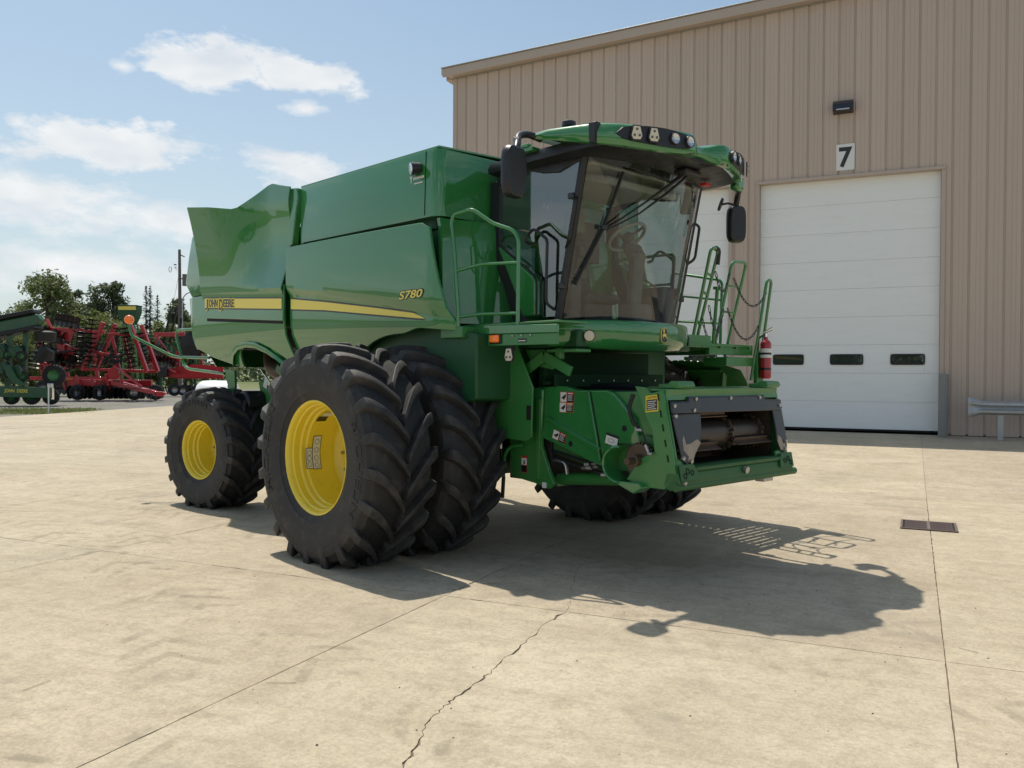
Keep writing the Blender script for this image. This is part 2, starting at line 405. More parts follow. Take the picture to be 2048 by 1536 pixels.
def concrete_material():
    m = bpy.data.materials.new('concrete'); m.use_nodes = True; nt = m.node_tree; N = nt.nodes.new; L = nt.links.new
    b = nt.nodes['Principled BSDF']
    g = N('ShaderNodeNewGeometry'); P = g.outputs['Position']
    oi = N('ShaderNodeObjectInfo')
    def nz(scale, det=6, r=.6, st=(1, 1, 1), rz=0, loc=(0, 0, 0)):
        mp = N('ShaderNodeMapping'); mp.inputs['Scale'].default_value = st; mp.inputs['Rotation'].default_value = (0, 0, rz); mp.inputs['Location'].default_value = loc; L(P, mp.inputs[0])
        n = N('ShaderNodeTexNoise'); n.inputs['Scale'].default_value = scale; n.inputs['Detail'].default_value = det; n.inputs['Roughness'].default_value = r; L(mp.outputs[0], n.inputs['Vector']); return n.outputs['Fac']
    def rng(v, a, b_, c, d):
        r = N('ShaderNodeMapRange'); L(v, r.inputs[0]); r.inputs[1].default_value = a; r.inputs[2].default_value = b_; r.inputs[3].default_value = c; r.inputs[4].default_value = d; return r.outputs[0]
    def mix(f, a, b_, mode='MIX'):
        x = N('ShaderNodeMix'); x.data_type = 'RGBA'; x.blend_type = mode
        for s, v in ((0, f), (6, a), (7, b_)):
            if isinstance(v, tuple): x.inputs[s].default_value = (*v, 1)
            elif isinstance(v, float): x.inputs[s].default_value = v
            else: L(v, x.inputs[s])
        return x.outputs[2]
    def mul(a, b_):
        n = N('ShaderNodeMath'); n.operation = 'MULTIPLY'
        for i, v in ((0, a), (1, b_)):
            if isinstance(v, float): n.inputs[i].default_value = v
            else: L(v, n.inputs[i])
        return n.outputs[0]
    c = mix(rng(nz(.55, 3, .6), .35, .65, 0, 1), (.455, .385, .272), (.55, .472, .345))
    # blotchy dust and grime
    c = mix(rng(nz(2.6, 5, .72, loc=(4, 2, 0)), .46, .70, 0, .62), c, (.345, .285, .20))
    # wiped, streaky dust along the driving direction
    c = mix(rng(nz(1.5, 5, .74, (.28, 1.7, 1), radians(-18)), .50, .68, 0, .66), c, (.34, .28, .195))
    c = mix(rng(nz(2.2, 5, .74, (1.6, .35, 1), radians(25), (3, 7, 0)), .50, .72, 0, .60), c, (.54, .475, .365))
    # sand grain and exposed aggregate
    c = mix(rng(nz(9, 4, .82, loc=(1, 6, 2)), .46, .64, 0, .48), c, (.30, .255, .185))
    c = mix(rng(nz(34, 3, .8), .42, .68, 0, .50), c, (.275, .232, .168))
    c = mix(rng(nz(70, 1, .5), .58, .70, 0, .30), c, (.64, .58, .47))
    # grey oil and water stains
    c = mix(rng(nz(.8, 4, .66, loc=(9, 1, 3)), .57, .70, 0, .50), c, (.27, .235, .185))
    sp = N('ShaderNodeTexVoronoi'); sp.inputs['Scale'].default_value = 1.1; L(P, sp.inputs['Vector'])
    c = mix(rng(sp.outputs['Distance'], .012, .03, .75, 0), c, (.13, .11, .085))
    # tyre tread prints, two curving passes
    trk = rng(nz(1.3, 6, .8, loc=(2, 5, 0)), .47, .60, 0, 1)
    trk2 = nz(2.4, 2, .5, loc=(8, 3, 0))
    for (px, py, ang, half, freq, amt) in TRACKS:
        mp = N('ShaderNodeMapping'); mp.vector_type = 'TEXTURE'; mp.inputs['Location'].default_value = (px, py, 0); mp.inputs['Rotation'].default_value = (0, 0, ang); L(P, mp.inputs[0])
        s = N('ShaderNodeSeparateXYZ'); L(mp.outputs[0], s.inputs[0])
        ab = N('ShaderNodeMath'); ab.operation = 'ABSOLUTE'; L(s.outputs[1], ab.inputs[0])
        band = rng(ab.outputs[0], half, half * .8, 0, 1)
        sh = N('ShaderNodeMath'); sh.operation = 'MULTIPLY_ADD'; L(ab.outputs[0], sh.inputs[0]); sh.inputs[1].default_value = 1.1; nj = N('ShaderNodeMath'); nj.operation = 'MULTIPLY_ADD'; L(trk2, nj.inputs[0]); nj.inputs[1].default_value = .07; L(s.outputs[0], nj.inputs[2]); L(nj.outputs[0], sh.inputs[2])
        w = N('ShaderNodeMath'); w.operation = 'SINE'; ml = mul(sh.outputs[0], freq * 2 * pi); L(ml, w.inputs[0])
        wv = rng(w.outputs[0], .25, .75, 0, 1)
        f = mul(mul(band, wv), mul(trk, amt))
        c = mix(f, c, (.215, .18, .13))
    rr = mix(1.0, c, oi.outputs['Color'], 'MULTIPLY')
    L(rr, b.inputs['Base Color']); b.inputs['Roughness'].default_value = .86; b.inputs['Specular IOR Level'].default_value = .3
    bp = N('ShaderNodeBump'); bp.inputs['Strength'].default_value = .30; bp.inputs['Distance'].default_value = .006; L(nz(95, 3, .7), bp.inputs['Height']); L(bp.outputs[0], b.inputs['Normal'])
    MATS['concrete'] = m
TRACKS = [(-5.0, 3.0, radians(152), .34, 3.6, .60), (-3.0, 2.9, radians(140), .30, 3.2, .40), (-9.5, 6.6, radians(158), .30, 3.2, .55), (-12, 8.8, radians(163), .35, 3.0, .40), (1.6, 8.4, radians(15), .3, 3.5, .25), (-.6, 3.2, radians(25), .35, 3.3, .16), (-1.2, 6.6, radians(168), .34, 3.4, .22)]
concrete_material()
mat('joint_dark', (.10, .082, .06), .95, var=.3, vscale=6)
def gravel_material():
    m = bpy.data.materials.new('gravel'); m.use_nodes = True; nt = m.node_tree; N = nt.nodes.new; L = nt.links.new
    b = nt.nodes['Principled BSDF']; g = N('ShaderNodeNewGeometry'); P = g.outputs['Position']
    def nz(s, d=5, r=.6):
        n = N('ShaderNodeTexNoise'); n.inputs['Scale'].default_value = s; n.inputs['Detail'].default_value = d; n.inputs['Roughness'].default_value = r; L(P, n.inputs['Vector']); return n.outputs['Fac']
    def mix(f, lo, hi, a, c):
        r = N('ShaderNodeMapRange'); L(f, r.inputs[0]); r.inputs[1].default_value = lo; r.inputs[2].default_value = hi
        x = N('ShaderNodeMix'); x.data_type = 'RGBA'; L(r.outputs[0], x.inputs[0])
        for s, v in ((6, a), (7, c)):
            if isinstance(v, tuple): x.inputs[s].default_value = (*v, 1)
            else: L(v, x.inputs[s])
        return x.outputs[2]
    c = mix(nz(6, 8, .75), .3, .7, (.11, .105, .095), (.27, .255, .23))
    c = mix(nz(.25, 6, .6), .5, .66, c, (.12, .13, .05))
    # open land further out is rough grass
    s = N('ShaderNodeVectorMath'); s.operation = 'LENGTH'; L(P, s.inputs[0])
    c = mix(s.outputs['Value'], 80, 105, c, mix(nz(.08, 6), .35, .65, (.07, .11, .025), (.15, .16, .05)))
    L(c, b.inputs['Base Color']); b.inputs['Roughness'].default_value = .95
    bp = N('ShaderNodeBump'); bp.inputs['Strength'].default_value = .6; bp.inputs['Distance'].default_value = .03; L(nz(14, 6, .7), bp.inputs['Height']); L(bp.outputs[0], b.inputs['Normal'])
    MATS['gravel'] = m
gravel_material()
b = MB(); b.grid([[(-2500, -2500, -.06), (2500, -2500, -.06)], [(-2500, 2500, -.06), (2500, 2500, -.06)]])
tag(b.build('ground', 'gravel', smooth=0), kind='structure')

# concrete yard: slabs with real joints, one of them cracked
yard = empty('concrete_yard'); tag(yard, kind='structure')
XJ = [-27.6, -24.1, -20.6, -17.1, -13.3, -10.2, -6.86, -3.185, .194, 3.6, 7.0, 10.5, 14, 18, 24, 32]
YJ = [-30, -20, -12, -6, -1.85, 5.62, 13.07, 22.66, 34, 50]
CR = [(-1.2, -1.85), (-1.5, -.4), (-1.55, .9), (-1.78, 2.1), (-1.94, 3.08), (-2.03, 3.36), (-2.11, 3.63), (-2.12, 3.84), (-2.12, 4.14), (-2.15, 4.46), (-2.17, 4.86), (-2.22, 5.25), (-2.20, 5.62),
      (-2.29, 5.93), (-2.54, 6.68), (-2.70, 7.49), (-2.67, 8.31), (-2.71, 9.9), (-2.8, 11.6), (-2.75, 13.07)]
def jag(pts, amp, n):
    r = random.Random(5); out = []
    for a, b_ in zip(pts, pts[1:]):
        for k in range(n):
            t = k / n; out.append((lerp(a[0], b_[0], t) + (r.uniform(-amp, amp) if k else 0), lerp(a[1], b_[1], t) + (r.uniform(-amp, amp) * .6 if k else 0)))
    out.append(pts[-1]); return out
def rough_edge(poly, r=random.Random(21)):
    out = []; cx = sum(p[0] for p in poly) / len(poly); cy = sum(p[1] for p in poly) / len(poly)
    for a, b_ in zip(poly, poly[1:] + poly[:1]):
        d = hypot(b_[0] - a[0], b_[1] - a[1]); n = max(1, int(d / .07)); out.append(a)
        if n < 8: continue
        nx, ny = -(b_[1] - a[1]) / d, (b_[0] - a[0]) / d
        if (cx - a[0]) * nx + (cy - a[1]) * ny < 0: nx, ny = -nx, -ny
        for k in range(1, n):
            q = abs(r.gauss(0, .0022)) + (.010 * r.random() if r.random() < .06 else 0); t = k / n
            out.append((lerp(a[0], b_[0], t) + nx * q, lerp(a[1], b_[1], t) + ny * q))
    return out
def slab(poly, gap_done=False):
    if max(p[1] for p in poly) < 14 and min(p[1] for p in poly) > -3 and max(p[0] for p in poly) < 4 and min(p[0] for p in poly) > -14: poly = rough_edge(poly)
    m = MB(); n = len(poly)
    m.add([(x, y, ground_z(x, y)) for x, y in poly] + [(x, y, -.05) for x, y in poly], [tuple(range(n))] + [(i, (i + 1) % n, (i + 1) % n + n, i + n) for i in range(n)])
    o = m.build('slab', 'concrete', yard, smooth=0)
    k = rnd(.95, 1.05); o.color = (k, k * rnd(.99, 1.01), k * rnd(.985, 1.01), 1)
    return o
G = .002
mat('joint_sand', (.17, .14, .10), .95, var=.35, vscale=9)
m = MB(); m.grid([[(x_, y_, ground_z(x_, y_) - .008) for x_ in XJ] for y_ in YJ[:8]]); m.build('joint_filler', 'joint_sand', yard, smooth=0)
for i in range(len(XJ) - 1):
    for j in range(len(YJ) - 1):
        x0, x1, y0, y1 = XJ[i] + G, XJ[i + 1] - G, YJ[j] + G, YJ[j + 1] - G
        if y0 > 22.6 and x1 > -13: continue
        if i == 0:   # slanted far edge of the concrete
            ex = lambda y: -30.3 - (y - 20.4) * .285
            slab([(ex(y0), y0), (x1, y0), (x1, y1), (ex(y1), y1)]); continue
        if XJ[i] == -3.185 and j in (4, 5):
            c = jag([p for p in CR if YJ[j] - .01 <= p[1] <= YJ[j + 1] + .01], .014, 7); r = random.Random(3)
            c = [(x, min(max(y, y0), y1)) for x, y in c]
            wv = [(.0012 + .0034 * abs(r.gauss(0, 1))) * (1 if j == 4 else .35) for _ in c]
            slab([(x0, y0)] + [(x - w, y) for (x, y), w in zip(c, wv)] + [(x0, y1)])
            slab([(x1, y1)] + [(x + w, y) for (x, y), w in reversed(list(zip(c, wv)))] + [(x1, y0)])
            continue
        slab([(x0, y0), (x1, y0), (x1, y1), (x0, y1)])

# ------------------------------------------------------------------ drain
mat('grate_iron', (.17, .125, .115), .7, metal=.3, var=.3, vscale=20, dirt=(.33, .27, .2), dirt_amt=.6, dirt_scale=14)
dr = empty('drain_grate', (.18, 10.62, 0)); tag(dr, 'rusty iron drain grate set across a joint of the concrete', 'drain grate')
W_, D_ = .57, .60
m = MB(); m.box((0, 0, .004), (W_, D_, .004)); m.build('pit_shade', 'dark_void', dr, smooth=0)  # black plate on the slab, painted as the darkness below the slats
m = MB()
for sx in (-1, 1): m.box((sx * (W_ / 2 - .012), 0, .010), (.024, D_, .014))
for sy in (-1, 1): m.box((0, sy * (D_ / 2 - .012), .0095), (W_ - .05, .024, .013))
m.build('frame', 'grate_iron', dr, bevel=.002)
sl = None
for sx in (-1, 1):
    for k in range(13):
        if sl is None:
            m = MB(); m.box((0, 0, 0), (.225, .017, .010)); sl = m.mesh('slat', 'grate_iron', 0)
        link('slat', sl, dr, (sx * .127, -.255 + k * .0425, .012))
m = MB(); m.box((0, 0, .0125), (.03, D_ - .05, .011)); m.build('cross_bar', 'grate_iron', dr)

# ------------------------------------------------------------------ building
mat('siding', (.53, .425, .35), .5, var=.06, vscale=1.2, stretch=(3, 3, .15), spec=.35, dirt=(.42, .335, .275), dirt_amt=.4, dirt_scale=2.0)
mat('siding_trim', (.47, .385, .32), .5, var=.05, vscale=3)
mat('door_white', (.84, .85, .83), .5, var=.035, vscale=1.5, stretch=(.6, 1, 3), dirt=(.62, .63, .58), dirt_amt=.25, dirt_scale=2.5, bump=.12, bscale=60)
mat('seam_grey', (.50, .51, .51), .7)
mat('door_seal', (.012, .012, .012), .8)
mat('sheet_roof', (.34, .32, .29), .45, metal=.3)
sm = MATS['siding'].node_tree; oi = sm.nodes.new('ShaderNodeObjectInfo'); rg = sm.nodes.new('ShaderNodeMapRange'); rg.inputs[3].default_value = .955; rg.inputs[4].default_value = 1.03
sm.links.new(oi.outputs['Random'], rg.inputs[0]); bs = sm.nodes['Principled BSDF']; src = bs.inputs['Base Color'].links[0].from_socket
vm = sm.nodes.new('ShaderNodeVectorMath'); vm.operation = 'SCALE'; sm.links.new(src, vm.inputs[0]); sm.links.new(rg.outputs[0], vm.inputs['Scale']); sm.links.new(vm.outputs[0], bs.inputs['Base Color'])
YW = 22.6; BX0, BX1 = -12.55, 9.5; BASE = .30
rake = lambda x: 10.62 + (x + 12.55) * .0412
bld = empty('metal_building', (BX0, YW, BASE)); tag(bld, 'tan ribbed metal building with tall white overhead doors behind the machine', 'building')
BO = Vector((BX0, YW, BASE))
def bpart(m, name, mt, **k):
    m.v = [tuple(Vector(p) - BO) for p in m.v]; return m.build(name, mt, bld, **k)
DOORS = [(-8.55, -4.37), (-3.595, .577)]; DTOP, DBOT = 6.565, .335
# siding: one panel per rib spacing, groove at its right edge
PITCHX = .3595
x = BX0 + .09
edges = []
while x < BX1: edges.append(x); x += PITCHX
for xa in edges:
    segs = [xa, min(xa + PITCHX, BX1)]
    for d0, d1 in DOORS:
        for e in (d0, d1):
            if segs[0] + .01 < e < segs[-1] - .01: segs = sorted(segs + [e])
    for sa, sb in zip(segs, segs[1:]):
        mid = (sa + sb) / 2; over = any(d0 < mid < d1 for d0, d1 in DOORS)
        zb = DTOP if over else BASE
        prof = [(xa, 0), (xa + .105, 0), (xa + .113, .006), (xa + .121, 0), (xa + .196, 0), (xa + .204, .006), (xa + .212, 0), (xa + .295, 0), (xa + .313, .030), (xa + .335, .030), (xa + PITCHX, 0)]
        pr = [(px, py) for px, py in prof if sa - 1e-6 <= px <= sb + 1e-6]
        cf = curve1(prof)
        if not pr or pr[0][0] > sa + 1e-4: pr = [(sa, cf(sa))] + pr
        if pr[-1][0] < sb - 1e-4: pr = pr + [(sb, cf(sb))]
        m = MB(); m.grid([[(px, YW + py, zb) for px, py in pr], [(px, YW + py, rake(px)) for px, py in pr]])
        bpart(m, 'siding_panel', 'siding', smooth=0, recalc=False)
# corner, base, rake and eave trims
m = MB(); m.box((BX0 + .045, YW + .03, (BASE + rake(BX0)) / 2), (.13, .12, rake(BX0) - BASE)); bpart(m, 'corner_trim', 'siding_trim', bevel=.006)
m = MB()
for a, c in ((BX0 + .11, DOORS[0][0] - .1), (DOORS[0][1] + .1, DOORS[1][0] - .1), (DOORS[1][1] + .1, BX1)):
    m.box(((a + c) / 2, YW + .035, BASE - .02), (c - a, .05, .10))
bpart(m, 'base_trim', 'joint_dark', smooth=0)
m = MB(); xa, xb = BX0 - .30, BX1 + .3
zr = lambda x_: rake(x_) - .04
m.prism([(xa, zr(xa) + .06), (xa + .05, zr(xa) - .03), (xa + .22, zr(xa + .2) - .03), (xb, zr(xb) - .03), (xb, zr(xb) + .22), (xa, zr(xa) + .22)], (YW - .26, YW - .20), lambda a, c, d: (a, d, c))
bpart(m, 'rake_fascia', 'siding_trim', bevel=.012)
m = MB(); m.prism([(xa, zr(xa) + .222), (xb, zr(xb) + .222), (xb, zr(xb) + .255), (xa, zr(xa) + .255)], (YW - .29, YW - .12), lambda a, c, d: (a, d, c))
bpart(m, 'drip_edge', 'sheet_roof', bevel=.008)
m = MB(); m.prism([(xa + .2, zr(xa + .2) - .028), (xb, zr(xb) - .028), (xb, zr(xb) - .008), (xa + .2, zr(xa + .2) - .008)], (YW - .198, YW - .005), lambda a, c, d: (a, d, c))
bpart(m, 'soffit', 'siding_trim', smooth=0)
m = MB(); m.bar((BX0 + .05, YW - .03, zr(BX0) - .045), (BX1, YW - .03, zr(BX1) - .045), .05, .035); bpart(m, 'soffit_strip', 'sheet_roof', smooth=0)
# eave gutter along the far-running side wall, the side wall itself and the roof sheet
m = MB(); m.box((BX0 - .17, YW + 14.9, rake(BX0) + .02), (.22, 29.8, .26)); bpart(m, 'eave_gutter', 'siding_trim', bevel=.02)
m = MB(); m.box((BX0 + .03, YW + 15.1, (BASE + rake(BX0)) / 2), (.06, 29.8, rake(BX0) - BASE)); bpart(m, 'side_wall', 'siding', smooth=0)
m = MB(); m.add([(xa, YW - .2, zr(xa) + .20), (xb, YW - .2, zr(xb) + .20), (xb, YW + 30, zr(xb) + .20), (xa, YW + 30, zr(xa) + .20)], [(0, 1, 2, 3)]); bpart(m, 'roof', 'sheet_roof', smooth=0)
m = MB(); m.box((BX1 + .02, YW + 15.1, (BASE + rake(BX1)) / 2), (.06, 29.8, rake(BX1) - BASE)); bpart(m, 'side_wall', 'siding', smooth=0)
m = MB(); m.box(((BX0 + BX1) / 2, YW + 30, 5.6), (BX1 - BX0, .06, 10.6)); bpart(m, 'back_wall', 'siding', smooth=0)
SECT = [DBOT + .04, 1.05, 1.75, 2.45, 3.14, 3.84, 4.535, 5.235, 5.945, DTOP + .06]
def overhead_door(d0, d1, label):
    cx = (d0 + d1) / 2; w = d1 - d0; YD = YW + .16
    e = empty('overhead_door', (cx - BX0, YD - YW, DBOT - BASE), 0, bld); e['label'] = label
    off = Vector((cx, YD, DBOT))
    def pt(m, name, mt, **k):
        m.v = [tuple(Vector(p) - off) for p in m.v]; return m.build(name, mt, e, **k)
    for k, (z0, z1) in enumerate(zip(SECT, SECT[1:])):
        m = MB(); z0 += .0015; z1 -= .0015
        if k == 2:   # the section with three small windows
            wins = [(d0 + w * a, d0 + w * c) for a, c in ((.085, .262), (.415, .597), (.746, .925))]
            zs = (1.962, 2.214); xs = [d0 + .005] + [q for p in wins for q in p] + [d1 - .005]
            for i in range(len(xs) - 1):
                if i % 2 == 0: m.box(((xs[i] + xs[i + 1]) / 2, YD + .02, (z0 + z1) / 2), (xs[i + 1] - xs[i], .04, z1 - z0))
                else:
                    m.box(((xs[i] + xs[i + 1]) / 2, YD + .02, (z0 + zs[0]) / 2), (xs[i + 1] - xs[i], .04, zs[0] - z0))
                    m.box(((xs[i] + xs[i + 1]) / 2, YD + .02, (z1 + zs[1]) / 2), (xs[i + 1] - xs[i], .04, z1 - zs[1]))
            for a, c in wins:
                f = MB(); r = .06; out = []; inn = []
                for (qx, qz, t0) in ((c - r, zs[1] - r, 0), (a + r, zs[1] - r, 90), (a + r, zs[0] + r, 180), (c - r, zs[0] + r, 270)):
                    for q in range(6):
                        t = radians(t0 + q * 18); out.append((qx + (r + .008) * cos(t), qz + (r + .008) * sin(t))); inn.append((qx + (r - .026) * cos(t), qz + (r - .026) * sin(t)))
                n = len(out)
                f.add([(p[0], YD - .022, p[1]) for p in out] + [(p[0], YD - .022, p[1]) for p in inn] + [(p[0], YD + .002, p[1]) for p in out] + [(p[0], YD + .02, p[1]) for p in inn],
                      [(i, (i + 1) % n, (i + 1) % n + n, i + n) for i in range(n)] + [(i, i + 2 * n, (i + 1) % n + 2 * n, (i + 1) % n) for i in range(n)] + [(i + n, (i + 1) % n + n, (i + 1) % n + 3 * n, i + 3 * n) for i in range(n)])
                pt(f, 'window_frame', 'black_plastic')
                g = MB(); g.add([(p[0], YD + .012, p[1]) for p in inn], [tuple(range(n))]); pt(g, 'pane', 'door_glass', smooth=0)
        else: m.box((cx, YD + .02, (z0 + z1) / 2), (w - .01, .04, z1 - z0))
        pt(m, 'door_section', 'door_white', bevel=.0035)
    m = MB(); m.box((cx, YD + .025, DBOT + .018), (w - .02, .05, .045)); pt(m, 'bottom_seal', 'door_seal', smooth=0)
    m = MB(); m.box((cx, YD + .05, (DBOT + DTOP) / 2), (w, .008, DTOP - DBOT)); pt(m, 'seam_backing', 'seam_grey', smooth=0)
    # trims round the opening
    for xx, s in ((d0, -1), (d1, 1)):
        m = MB(); m.box((xx + s * .045, YW + .07, (BASE + DTOP) / 2 + .03), (.09, .20, DTOP - BASE + .06)); pt(m, 'jamb_trim', 'siding_trim', bevel=.006)
    m = MB(); m.box((cx, YW + .055, DTOP + .035), (w + .18, .23, .07)); pt(m, 'head_trim', 'siding_trim', bevel=.006)
overhead_door(*DOORS[0], 'white overhead door partly hidden behind the cab')
overhead_door(*DOORS[1], 'white overhead door with three small dark windows')
# dim room seen through the door windows
m = MB(); m.box((-3, YW + 6, 3), (14, .1, 6)); bpart(m, 'inner_wall', 'grey_decal', smooth=0)

# ------------------------------------------------------------------ number sign, wall lamp, bollard, guard rail
sg = empty('number_sign', (-1.545, YW - .012, 7.066)); tag(sg, 'square white sign with black number 7 above the overhead door', 'sign')
m = MB(); m.box((0, 0, 0), (.425, .012, .645)); m.build('plate', 'white_decal', sg, bevel=.002)
lettering('numeral', '7', 'black_decal', sg, frame4((.005, -.0085, -.005), (1, 0, 0), (0, 0, 1)), fit=(.31, .50), size=1, offset=.03, depth=.001)
wl = empty('wall_lamp', (-1.60, YW, 8.28)); tag(wl, 'dark wall lamp mounted high on the siding above the number sign', 'lamp')
m = MB(); m.prism([(0, .15), (-.12, .15), (-.24, .06), (-.26, -.08), (-.22, -.12), (0, -.15)], (-.235, .235), lambda a, c, d: (d, a, c)); m.build('housing', 'black_steel', wl, bevel=.012)
m = MB(); m.box((.0, -.252, -.092), (.30, .02, .035), (radians(-18), 0, 0)); m.build('lens', 'lamp_glass', wl, bevel=.004)
mat('bollard_grey', (.24, .235, .22), .75, var=.15, vscale=4, stretch=(1, 1, .3), dirt=(.14, .13, .11), dirt_amt=.35, dirt_scale=3)
bz = ground_z(.66, 22.25)
m = MB(); m.lathe([(0, 0), (0, .108), (.02, .108), (1.43, .108), (1.46, .098), (1.47, .07), (1.475, 0)], 24, 'Z'); o = m.build('bollard', 'bollard_grey', loc=(.66, 22.28, bz)); tag(o, 'grey concrete filled bollard beside the overhead door', 'bollard')
mat('galvanised', (.40, .42, .43), .42, metal=.55, var=.25, vscale=14, dirt=(.22, .22, .22), dirt_amt=.5, dirt_scale=7)
gr = empty('guard_rail', (1.75, 21.9, ground_z(1.75, 21.9))); tag(gr, 'galvanised steel guard rail in front of the siding', 'guard rail')
prof = [(-.155, .0), (-.14, -.03), (-.11, -.08), (-.06, -.085), (-.03, -.035), (0, -.02), (.03, -.035), (.06, -.085), (.11, -.08), (.14, -.03), (.155, 0)]
def railsec(xx, fl): return [(xx, py * (1 - .75 * fl) + .02 * fl, .72 + pz * (1 + .48 * fl)) for pz, py in prof]
m = MB(); m.sheet([railsec(xx, 0) for xx in (-.32, 1, 3, 7)], (0, .006, 0)); m.build('beam', 'galvanised', gr, smooth=25)
m = MB(); m.sheet([[(x_, y_ - .006, z_) for x_, y_, z_ in railsec(-.60 + .30 * t, sstep(1 - t) * 1.0)] for t in (0, .2, .4, .6, .8, 1)], (0, .005, 0)); m.build('end_shoe', 'galvanised', gr, smooth=25)
for px in (.05, 2.0, 4.0, 6.0):
    m = MB(); m.box((px, .06, .44), (.115, .014, .88)); m.box((px, .13, .44), (.115, .014, .88)); m.box((px, .095, .44), (.012, .056, .88)); m.build('post', 'galvanised', gr, smooth=0)
m = MB()
for px in (-.25, .0, .1): m.cyl((px, -.092, .805), (px, -.075, .805), .014, 8)
m.build('bolt', 'steel', gr)

# ================================================================== COMBINE HARVESTER
HEAD = atan2(-.35710, .93407)
CO = (-3.867, 8.341, 0)
cmb = empty('combine_harvester', CO, HEAD); tag(cmb, 'large green combine harvester with yellow wheels parked on the concrete yard', 'combine harvester')
VS = -1                                      # near side of the machine is -y

# ------------------------------------------------------------------ wheels
def tyre_mesh(name, R, W, rr, rw, nl, lh, K, lw):
    m = MB(); h = W / 2; Rc = R - lh
    half = [(rw, rr), (rw + .012, rr + .03), (h * .93, rr + (Rc - rr) * .16), (h * .955, rr + (Rc - rr) * .175), (h * .96, rr + (Rc - rr) * .21), (h * .985, rr + (Rc - rr) * .30), (h * 1.025, rr + (Rc - rr) * .50), (h * 1.035, rr + (Rc - rr) * .60), (h * 1.028, rr + (Rc - rr) * .70), (h * 1.036, rr + (Rc - rr) * .715), (h * 1.03, rr + (Rc - rr) * .745), (h * 1.0, rr + (Rc - rr) * .83), (h * .955, Rc - .062), (h * .86, Rc - .025), (h * .6, Rc - .010), (h * .3, Rc - .003), (0, Rc)]
    prof = [(-a, r) for a, r in half] + [(a, r) for a, r in reversed(half[:-1])]
    n = 96; vs = []
    for a, r in prof:
        for k in range(n):
            t = 2 * pi * k / n; vs.append((r * cos(t), a, r * sin(t)))
    fs = []
    for i in range(len(prof) - 1):
        for k in range(n): fs.append((i * n + k, (i + 1) * n + k, (i + 1) * n + (k + 1) % n, i * n + (k + 1) % n))
    m.add(vs, fs)
    crown = curve1([(0, R), (h * .5, R - .006), (h * .85, R - .022), (h, R - .045), (h * 1.03, R - .12)])
    base = curve1([(0, Rc - .006), (h * .6, Rc - .016), (h * .86, Rc - .034), (h * .955, Rc - .075), (h * 1.0, Rc - .15), (h * 1.03, Rc - .19)])
    for s in (-1, 1):
        for i in range(nl):
            p0 = 2 * pi * (i + (.5 if s > 0 else 0)) / nl
            secs = []
            for t, yy in ((0, -.02), (.06, .0), (.2, .17), (.36, .35), (.52, .54), (.68, .72), (.82, .87), (.93, .965), (1.0, 1.01), (1.06, 1.033)):
                y = yy * h; ph = p0 + K * (1 - max(0, 1 - t) ** 1.7) / R
                w0 = lerp(.62, 1.0, sstep(t * 1.2)) * lw
                rt = crown(abs(y)); rb = base(abs(y))
                if t == 0: rt -= .012
                if t > 1: rt = max(rb + .012, R - .135); w0 *= .8
                a1 = w0 / 2 / R; a2 = (w0 / 2 + .016) / R
                secs.append([(rb, ph - a2), (rt - .004, ph - a1 - .002), (rt, ph - a1 * .7), (rt, ph + a1 * .7), (rt - .004, ph + a1 + .002), (rb, ph + a2)])
                secs[-1] = [(r * cos(q), s * y, r * sin(q)) for r, q in secs[-1]]
            m.grid(secs)
            m.add(secs[0], [tuple(range(6))]); m.add(secs[-1], [tuple(range(6))])
    return m.mesh(name, 'rubber', 22)
TY_F = tyre_mesh('tyre', 1.018, .655, .488, .275, 20, .074, .37, .088)
TY_R = tyre_mesh('tyre', .780, .60, .352, .25, 18, .052, .30, .080)
def sidewall_text(e, txt, r, hgt, a0, span, y, s):
    vs, fs = text_mesh(txt, size=1, offset=.01, depth=.5); xs = [v[0] for v in vs]; ys = [v[1] for v in vs]; w = max(xs) - min(xs); hh = max(ys) - min(ys)
    out = []
    for x_, y_, z_ in vs:
        a = a0 - (x_ - min(xs)) / w * span; rr = r + ((y_ - min(ys)) / hh - .5) * hgt
        out.append((rr * cos(a), s * (y + .004 * (1 if z_ > 0 else -2)), rr * sin(a)))
    m = MB(); m.add(out, fs); m.build('sidewall_lettering', 'rubber_letter', e, smooth=0)
def rim_mesh(name, fr, hw, disc, side):
    """fr flange radius, hw half width, disc: depth of the wheel disc from the outer flange; side -1 = outer face at -y"""
    m = MB(); s = side
    o = [(-hw, fr), (-hw - .004, fr - .006), (-hw, fr - .014), (-hw + .022, fr - .030), (-hw + .05, fr - .034), (-hw + .062, fr - .048), (-hw + .115, fr - .050), (-hw + .13, fr - .066), (-hw + .165, fr - .068), (-hw + .18, fr - .082),
         (-hw + disc - .05, fr - .088), (-hw + disc - .03, fr - .10), (-hw + disc, fr - .13), (-hw + disc + .03, fr * .6), (-hw + disc + .02, fr * .42), (-hw + disc - .03, fr * .36), (-hw + disc - .03, .001)]
    m.lathe([(a * -s, r) for a, r in o], 56, 'Y')
    back = [(-hw, fr), (-hw + .02, fr - .004), (hw - .02, fr - .02), (hw, fr), (hw + .004, fr - .006), (hw - .02, fr - .03), (hw - .18, fr - .08), (-hw + disc + .02, fr - .10), (-hw + disc + .04, .001)]
    m.lathe([(a * -s, r) for a, r in back], 56, 'Y')
    return m.mesh(name, 'yellow_paint', 30)
RM_F = {s: rim_mesh('rim', .506, .285, .50, s) for s in (-1, 1)}
RM_R = {s: rim_mesh('rim', .369, .262, .40, s) for s in (-1, 1)}
